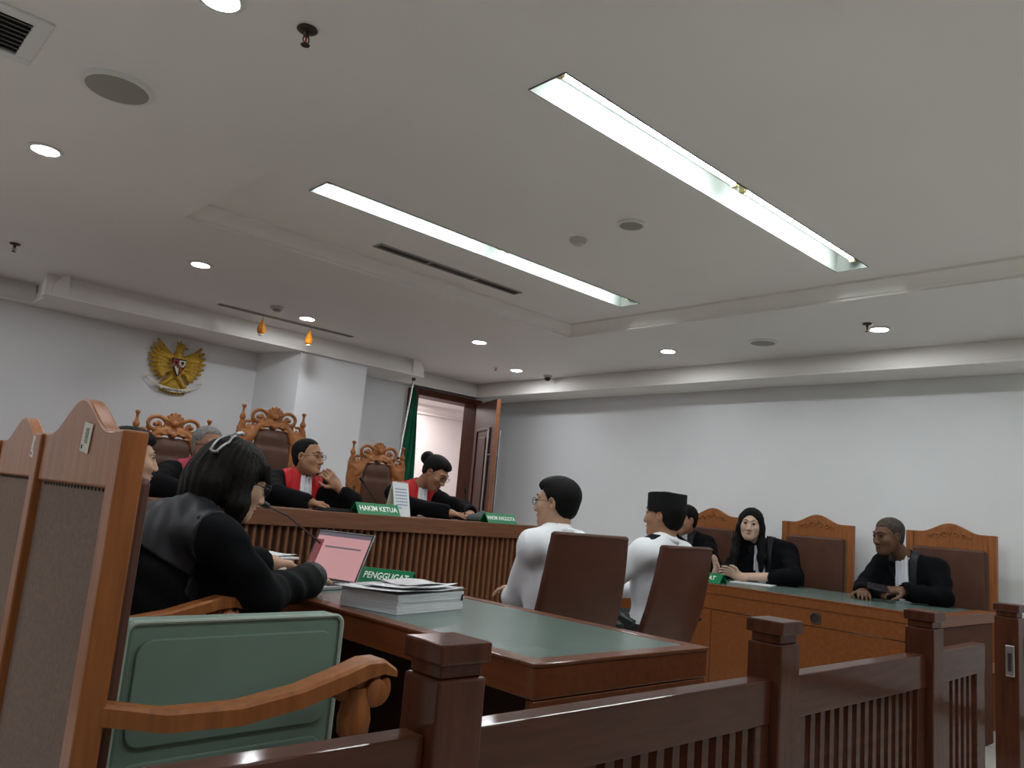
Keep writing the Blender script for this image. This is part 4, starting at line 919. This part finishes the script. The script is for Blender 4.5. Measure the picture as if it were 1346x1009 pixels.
    if 'bef' in extras:
        shell('white_neckband',M['bef'],.020,lambda lx,ly,lz: np.maximum(np.maximum(np.abs(lx)-(.040-.06*lz),-ly),-.33-lz),.005,ribs=lambda lx,lz:.0035*np.sin(lx*260))
        c=Field(*[axis(N[i]-.10,N[i]+.12,.005) for i in range(3)]); c.ell(N+up*.035+fz*.006,(.060,.064,.026),T,.001); c.ell(N+up*.04+fz*.006,(.055,.059,.06),T,.002,'s'); c.build('white_collar',M['bef'],t,rel=rel_)
    if glasses:
        gm=MB()
        for g in (-1,1):
            c=h(g*.033,.101,.008); ring=[]
            for i in range(17):
                a=2*PI*i/16; ring.append(L(c+s*(A[0]*.023*math.cos(a)+A[2]*(.017 if glasses!='round' else .020)*math.sin(a))))
            gm.tube(ring,.0018 if glasses!='thick' else .0027,6); gm.tube([L(h(g*.056,.100,.012)),L(h(g*.076,.07,.012)),L(h(g*.080,.0,.008)),L(h(g*.078,-.015,-.006))],.0016 if glasses!='thick' else .0024,6)
        gm.tube([L(h(-.011,.105,.012)),L(h(.011,.105,.012))],.0018,6); go=gm.build('eyeglasses',M['lens'],t,smooth=60)
    # hair
    hb=(H-.30,H+.30)
    def hf(h_=.0052,l=.17,dn=.17): return Field(axis(H[0]-l,H[0]+l,h_),axis(H[1]-l,H[1]+l,h_),axis(H[2]-dn,H[2]+.17,h_))
    if hair in('short','grey','thin','crop'):
        Q=hf(); 
        if hair=='short': hair_short(Q,H,A,s,t=.012,top=.006)
        if hair=='grey': hair_short(Q,H,A,s,t=.008,up=.022)
        if hair=='thin': hair_short(Q,H,A,s,t=.008,up=.036)
        if hair=='crop': hair_short(Q,H,A,s,t=.006,up=.008)
        Q.build('hair',{'short':M['hair'],'grey':M['grey'],'thin':M['hair'],'crop':M['stubble']}[hair],t,rel=rel_)
    if hair=='bun':
        Q=hf(); hair_short(Q,H,A,s,t=.012,top=.004,up=.006,nape=.02); Q.ell(h(0,-.125,.045),(.055,.048,.052),A,.01); Q.build('hair_bun',M['hair'],t,rel=rel_)
    def strands(amp,k=120):
        def fn(Fv,x,y,z):
            dx,dy,dz=x-H[0],y-H[1],z-H[2]; lx=A[0,0]*dx+A[0,1]*dy+A[0,2]*dz; ly=A[1,0]*dx+A[1,1]*dy+A[1,2]*dz; lz=A[2,0]*dx+A[2,1]*dy+A[2,2]*dz
            th=np.arctan2(lx,-ly); return Fv+amp*(np.sin(th*k*.22+3*np.sin(lz*18))+.6*np.sin(th*k*.5+lz*25))
        return fn
    if hair=='long':
        Q=hf(.0055,.24,.36); Q.ell(h(0,-.022,.042),(.086,.102,.088),A,.01)
        D=V3(0,0,-1)
        for g in (-1,1):
            Q.cap(h(g*.070,.010,.05),h(g*.082,.010,-.03),.018,.020,.03); Q.cap(h(g*.082,.010,-.03),h(g*.092,.008,-.10)+D*.03,.020,.032,.03); Q.cap(h(g*.092,.008,-.10)+D*.03,h(g*.100,.050,-.10)+D*.13,.034,.030,.03); Q.cap(h(g*.100,.050,-.10)+D*.13,h(g*.100,.075,-.10)+D*.22,.030,.016,.03)
            Q.cap(h(g*.05,-.07,-.02),h(g*.07,-.06,-.12)+D*.12,.05,.035,.04)
        Q.cap(h(0,-.07,0),h(0,-.09,-.12)+D*.10,.06,.04,.05)
        Q.ell(h(0,.090,-.020),(.074,.078,.088),A,.012,'s'); Q.ell(h(0,.06,-.11),(.060,.09,.07),A,.015,'s'); Q.ell(h(0,.11,.045),(.030,.05,.035),A,.02,'s'); Q.apply(strands(.0018)); Q.build('long_hair',M['hair'],t,rel=rel_)
    if hair=='clip':
        Q=hf(.0052,.20,.26); Q.ell(h(0,-.025,.045),(.092,.112,.092),A,.01); Q.ell(h(0,-.06,-.02),(.086,.085,.11),A,.03)
        D=V3(0,0,-1)
        for g in (-1,1):
            Q.cap(h(g*.078,.0,.03),h(g*.088,.010,-.07),.026,.030,.03); Q.cap(h(g*.088,.010,-.07),h(g*.080,.03,-.13),.030,.016,.03); Q.cap(h(g*.06,.06,.07),h(g*.074,.085,.01),.014,.007,.02); Q.cap(h(g*.074,.085,.01),h(g*.066,.105,-.09),.006,.003,.01)
            Q.cap(h(g*.05,-.09,-.04),h(g*.05,-.08,-.14),.045,.028,.04)
        Q.cap(h(0,-.10,-.02),h(0,-.10,-.15),.055,.035,.04)
        Q.ell(h(0,.100,-.03),(.095,.068,.10),A,.012,'s'); Q.apply(strands(.0022,150)); Q.build('shoulder_length_hair',M['hairb'],t,rel=rel_)
    return t,h,A,L,N,T
Z3=(0,0,-1)
def v(a,b): return np.array(b,float)-np.array(a,float)
# judges
person('grey-haired person with dark glasses, black robe and magenta-red front, left on the bench',(1.93,5.02,.75),(1.935,4.80,1.205),(1.945,4.73,1.345),(283,4),270,
  [((1.60,4.52,1.10),(1.72,4.40,1.065),(.9,-.35,0),Z3,25),((2.22,4.52,1.10),(2.08,4.38,1.065),(-.9,-.3,0),Z3,25)],'mid','grey',extras=('magvest','bef'),feet=.2,glasses='thick',knee=.40)
person('person with glasses, black robe and bright red front, one hand raised to the collar',(2.62,5.02,.75),(2.62,4.80,1.215),(2.617,4.73,1.352),(300,0),270,
  [((2.30,4.50,1.10),(2.46,4.38,1.065),(.97,-.15,0),Z3,45),((2.85,4.50,1.09),(2.765,4.58,1.185),(-.72,-.1,.62),(-.3,.9,.2),60,.45)],'tan','thin',extras=('vest','bef','goatee'),feet=.2,glasses='oval',swid=.20)
person('person with black hair bun looking down, in black robe with red front',(3.56,5.02,.75),(3.565,4.78,1.215),(3.60,4.62,1.345),(292,34),268,
  [((3.25,4.46,1.10),(3.44,4.22,1.068),(.95,-.1,-.02),Z3,40),((3.76,4.44,1.10),(3.66,4.26,1.07),(-.75,-.45,-.02),Z3,50)],'tan','bun',extras=('vest','bef'),feet=.2,glasses='oval',fem=True)
# defendants in white
person('man with glasses and short black hair in white shirt, seen from behind on swivel chair',(2.78,2.60,.56),(2.785,2.60,1.02),(2.785,2.62,1.172),(112,2),98,
  [((3.05,2.75,.80),(2.98,3.02,.72),(-.3,.9,0),Z3,30),((2.70,2.77,.72),(2.86,2.96,.60),(.7,.6,-.1),Z3,30)],'light','short',robe='shirt',glasses='oval',swid=.20)
tt=person('man in black velvet cap and white uniform shirt with dark epaulette, seen from behind',(3.52,2.56,.56),(3.56,2.545,1.01),(3.56,2.555,1.16),(103,0),97,
  [((3.74,2.72,.78),(3.68,3.0,.70),(-.3,.9,0),Z3,30),((3.27,2.72,.74),(3.36,3.0,.66),(.3,.9,0),Z3,30)],'tan','short',robe='shirt',swid=.22)
def cap_mesh(tt):
    t,h,A,L,N,T=tt; Q=Field(*[axis(h(0,-.015,.08)[i]-.16,h(0,-.015,.08)[i]+.16,.005) for i in range(3)])
    c=h(0,-.014,.074)
    def fn(x,y,z):
        dx,dy,dz=x-c[0],y-c[1],z-c[2]; lx=A[0,0]*dx+A[0,1]*dy+A[0,2]*dz; ly=A[1,0]*dx+A[1,1]*dy+A[1,2]*dz; lz=A[2,0]*dx+A[2,1]*dy+A[2,2]*dz
        e=(np.sqrt((lx/.086)**2+(ly/.107)**2)-1)*.09; q=np.abs(lz)-.048-.006*(1-(np.minimum(np.abs(ly),.1)/.1)**2)
        return np.maximum(e,q)
    Q.put(fn,c-.14,c+.14,.002); Q.build('velvet_cap',M['velvet'],t,rel=tuple(t.location))
    for g in (1,-1):
        a=N+T[0]*g*.095+T[2]*.052; b=N+T[0]*g*.225+T[2]*.018; m=(a+b)/2; X=Vector(b-a).normalized(); Y=Vector(T[1]); Zn=X.cross(Y)
        Rm=Matrix((X,Y,Zn)).transposed(); e=MB().box((-.066,-.028,-.004),(.066,.028,.010)).build('epaulette',M['robe'],t,bevel=.004)
        e.matrix_local=Matrix.Translation(m-np.array(t.location))@Rm.to_4x4()
cap_mesh(tt)
# right-hand bench
person('person in black robe mostly hidden behind the man in the black cap, right-hand desk',(5.80,3.84,.56),(5.68,3.83,1.03),(5.60,3.81,1.165),(165,5),185,
  [((5.45,3.98,.83),(5.30,3.86,.80),(-.7,-.6,0),Z3,30),((5.50,3.45,.83),(5.32,3.60,.80),(-.8,.5,0),Z3,30)],'tan','short',extras=('lapel','bef'))
person('young woman with long straight black hair in black robe at the right-hand desk',(5.82,2.93,.56),(5.58,3.09,1.025),(5.47,3.135,1.17),(203,3,-3),192,
  [((5.42,3.28,.815),(5.14,3.21,.80),(-.35,-.35,.75),(-.6,.3,.3),30),((5.42,2.76,.825),(5.17,3.04,.80),(-.55,.75,.35),(-.5,-.4,-.4),28,.42)],'fair','long',extras=('bef','lapel'),fem=True,s=.97,swid=.17)
person('old man with cropped grey hair in black robe holding a dark phone',(5.84,1.93,.56),(5.56,2.05,1.015),(5.45,2.125,1.165),(152,10),178,
  [((5.42,2.27,.83),(5.22,2.19,.80),(-.6,-.3,-.0),Z3,35),((5.47,1.80,.825),(5.29,1.97,.835),(-.75,.65,.0),(.2,.3,-.9),55)],'dark','crop',extras=('bef','lapel'),swid=.19)
# plaintiff side
tt=person('woman in black robe with claw clip in dark hair, typing on the laptop',(.80,2.56,.56),(.985,2.455,1.005),(1.125,2.485,1.135),(-6,16),14,
  [((1.17,2.27,.81),(1.52,2.62,.815),(.60,.80,.05),Z3,30),((1.12,2.84,.83),(1.50,2.89,.845),(.95,.28,-.04),Z3,30,.9)],'light','clip',extras=('satin',),glasses='round',fem=True,swid=.18)
t,h,A,L,N,T=tt
ck=MB()
def on_head(ph,el,k=1.04):
    ph,el=R(ph),R(el); return L(h(.096*k*math.cos(el)*math.sin(ph),-.028+.114*k*math.cos(el)*math.cos(ph),.045+.096*k*math.sin(el)))
for ph in (128,152): ck.tube([on_head(ph+(8 if ph<140 else -4)*abs(i-3)/3,62-8.5*i) for i in range(7)],.0045,6,flat=.8)
for el in (64,10): ck.tube([on_head(134+3*i,el+ (3 if el>30 else -3)*math.sin(PI*i/5)) for i in range(6)],.0055,6)
ck.tube([on_head(141,64,1.06),on_head(141,78,1.13),on_head(150,84,1.10)],.007,6)
co=ck.build('claw_clip',mat('grey metal clip',(.35,.35,.37),.35,metal=.3),t,smooth=60)
for q,(el,wr) in enumerate((((1.17,2.27,.81),(1.52,2.62,.815)),)):
    e_,w_=np.array(el),np.array(wr); d_=(w_-e_)/np.linalg.norm(w_-e_); Q=Field(*[axis(w_[i]-.20,w_[i]+.12,.006) for i in range(3)]); Q.cap(w_-d_*.12,w_-d_*.005,.056,.058,.01)
    Q.apply(lambda Fv,x,y,z:Fv+.0025*np.sin(33*x+25*z+20*y)+.002*np.sin(45*y-50*z)); Q.cap(w_-d_*.02,w_+d_*.1,.05,.06,.004,'s'); Q.plane((0,0,.7635),(0,0,-1)); Q.build('satin_cuff',M['satin'],t,rel=tuple(t.location))
person('man with short black hair in profile, half hidden behind the nearest armchair',(.86,3.42,.56),(1.00,3.41,1.035),(1.085,3.40,1.195),(-8,2),5,
  [((1.20,3.18,.80),(1.42,3.22,.80),(.9,.2,0),Z3,35),((1.20,3.64,.80),(1.42,3.52,.80),(.9,-.2,0),Z3,35)],'light','short',robe='robe')
t=empty('mobile_phone',(5.20,2.075,.842),'dark mobile phone in the hands of the old man','phone'); t.rotation_euler=(R(8),R(-28),R(20))
MB().box((-.038,-.075,-.004),(.038,.075,.005)).build('phone_body',M['black'],t,bevel=.003); MB().box((-.035,-.071,.005),(.035,.071,.0056)).build('phone_screen',mat('phone glass',(.02,.02,.025),.08),t)
t=empty('papers',(5.17,2.93,.7615),'white paper sheet under the forearm of the young woman','papers',rz=.3); MB().box((-.10,-.14,0),(.10,.14,.004)).build('sheet',M['paper'],t)
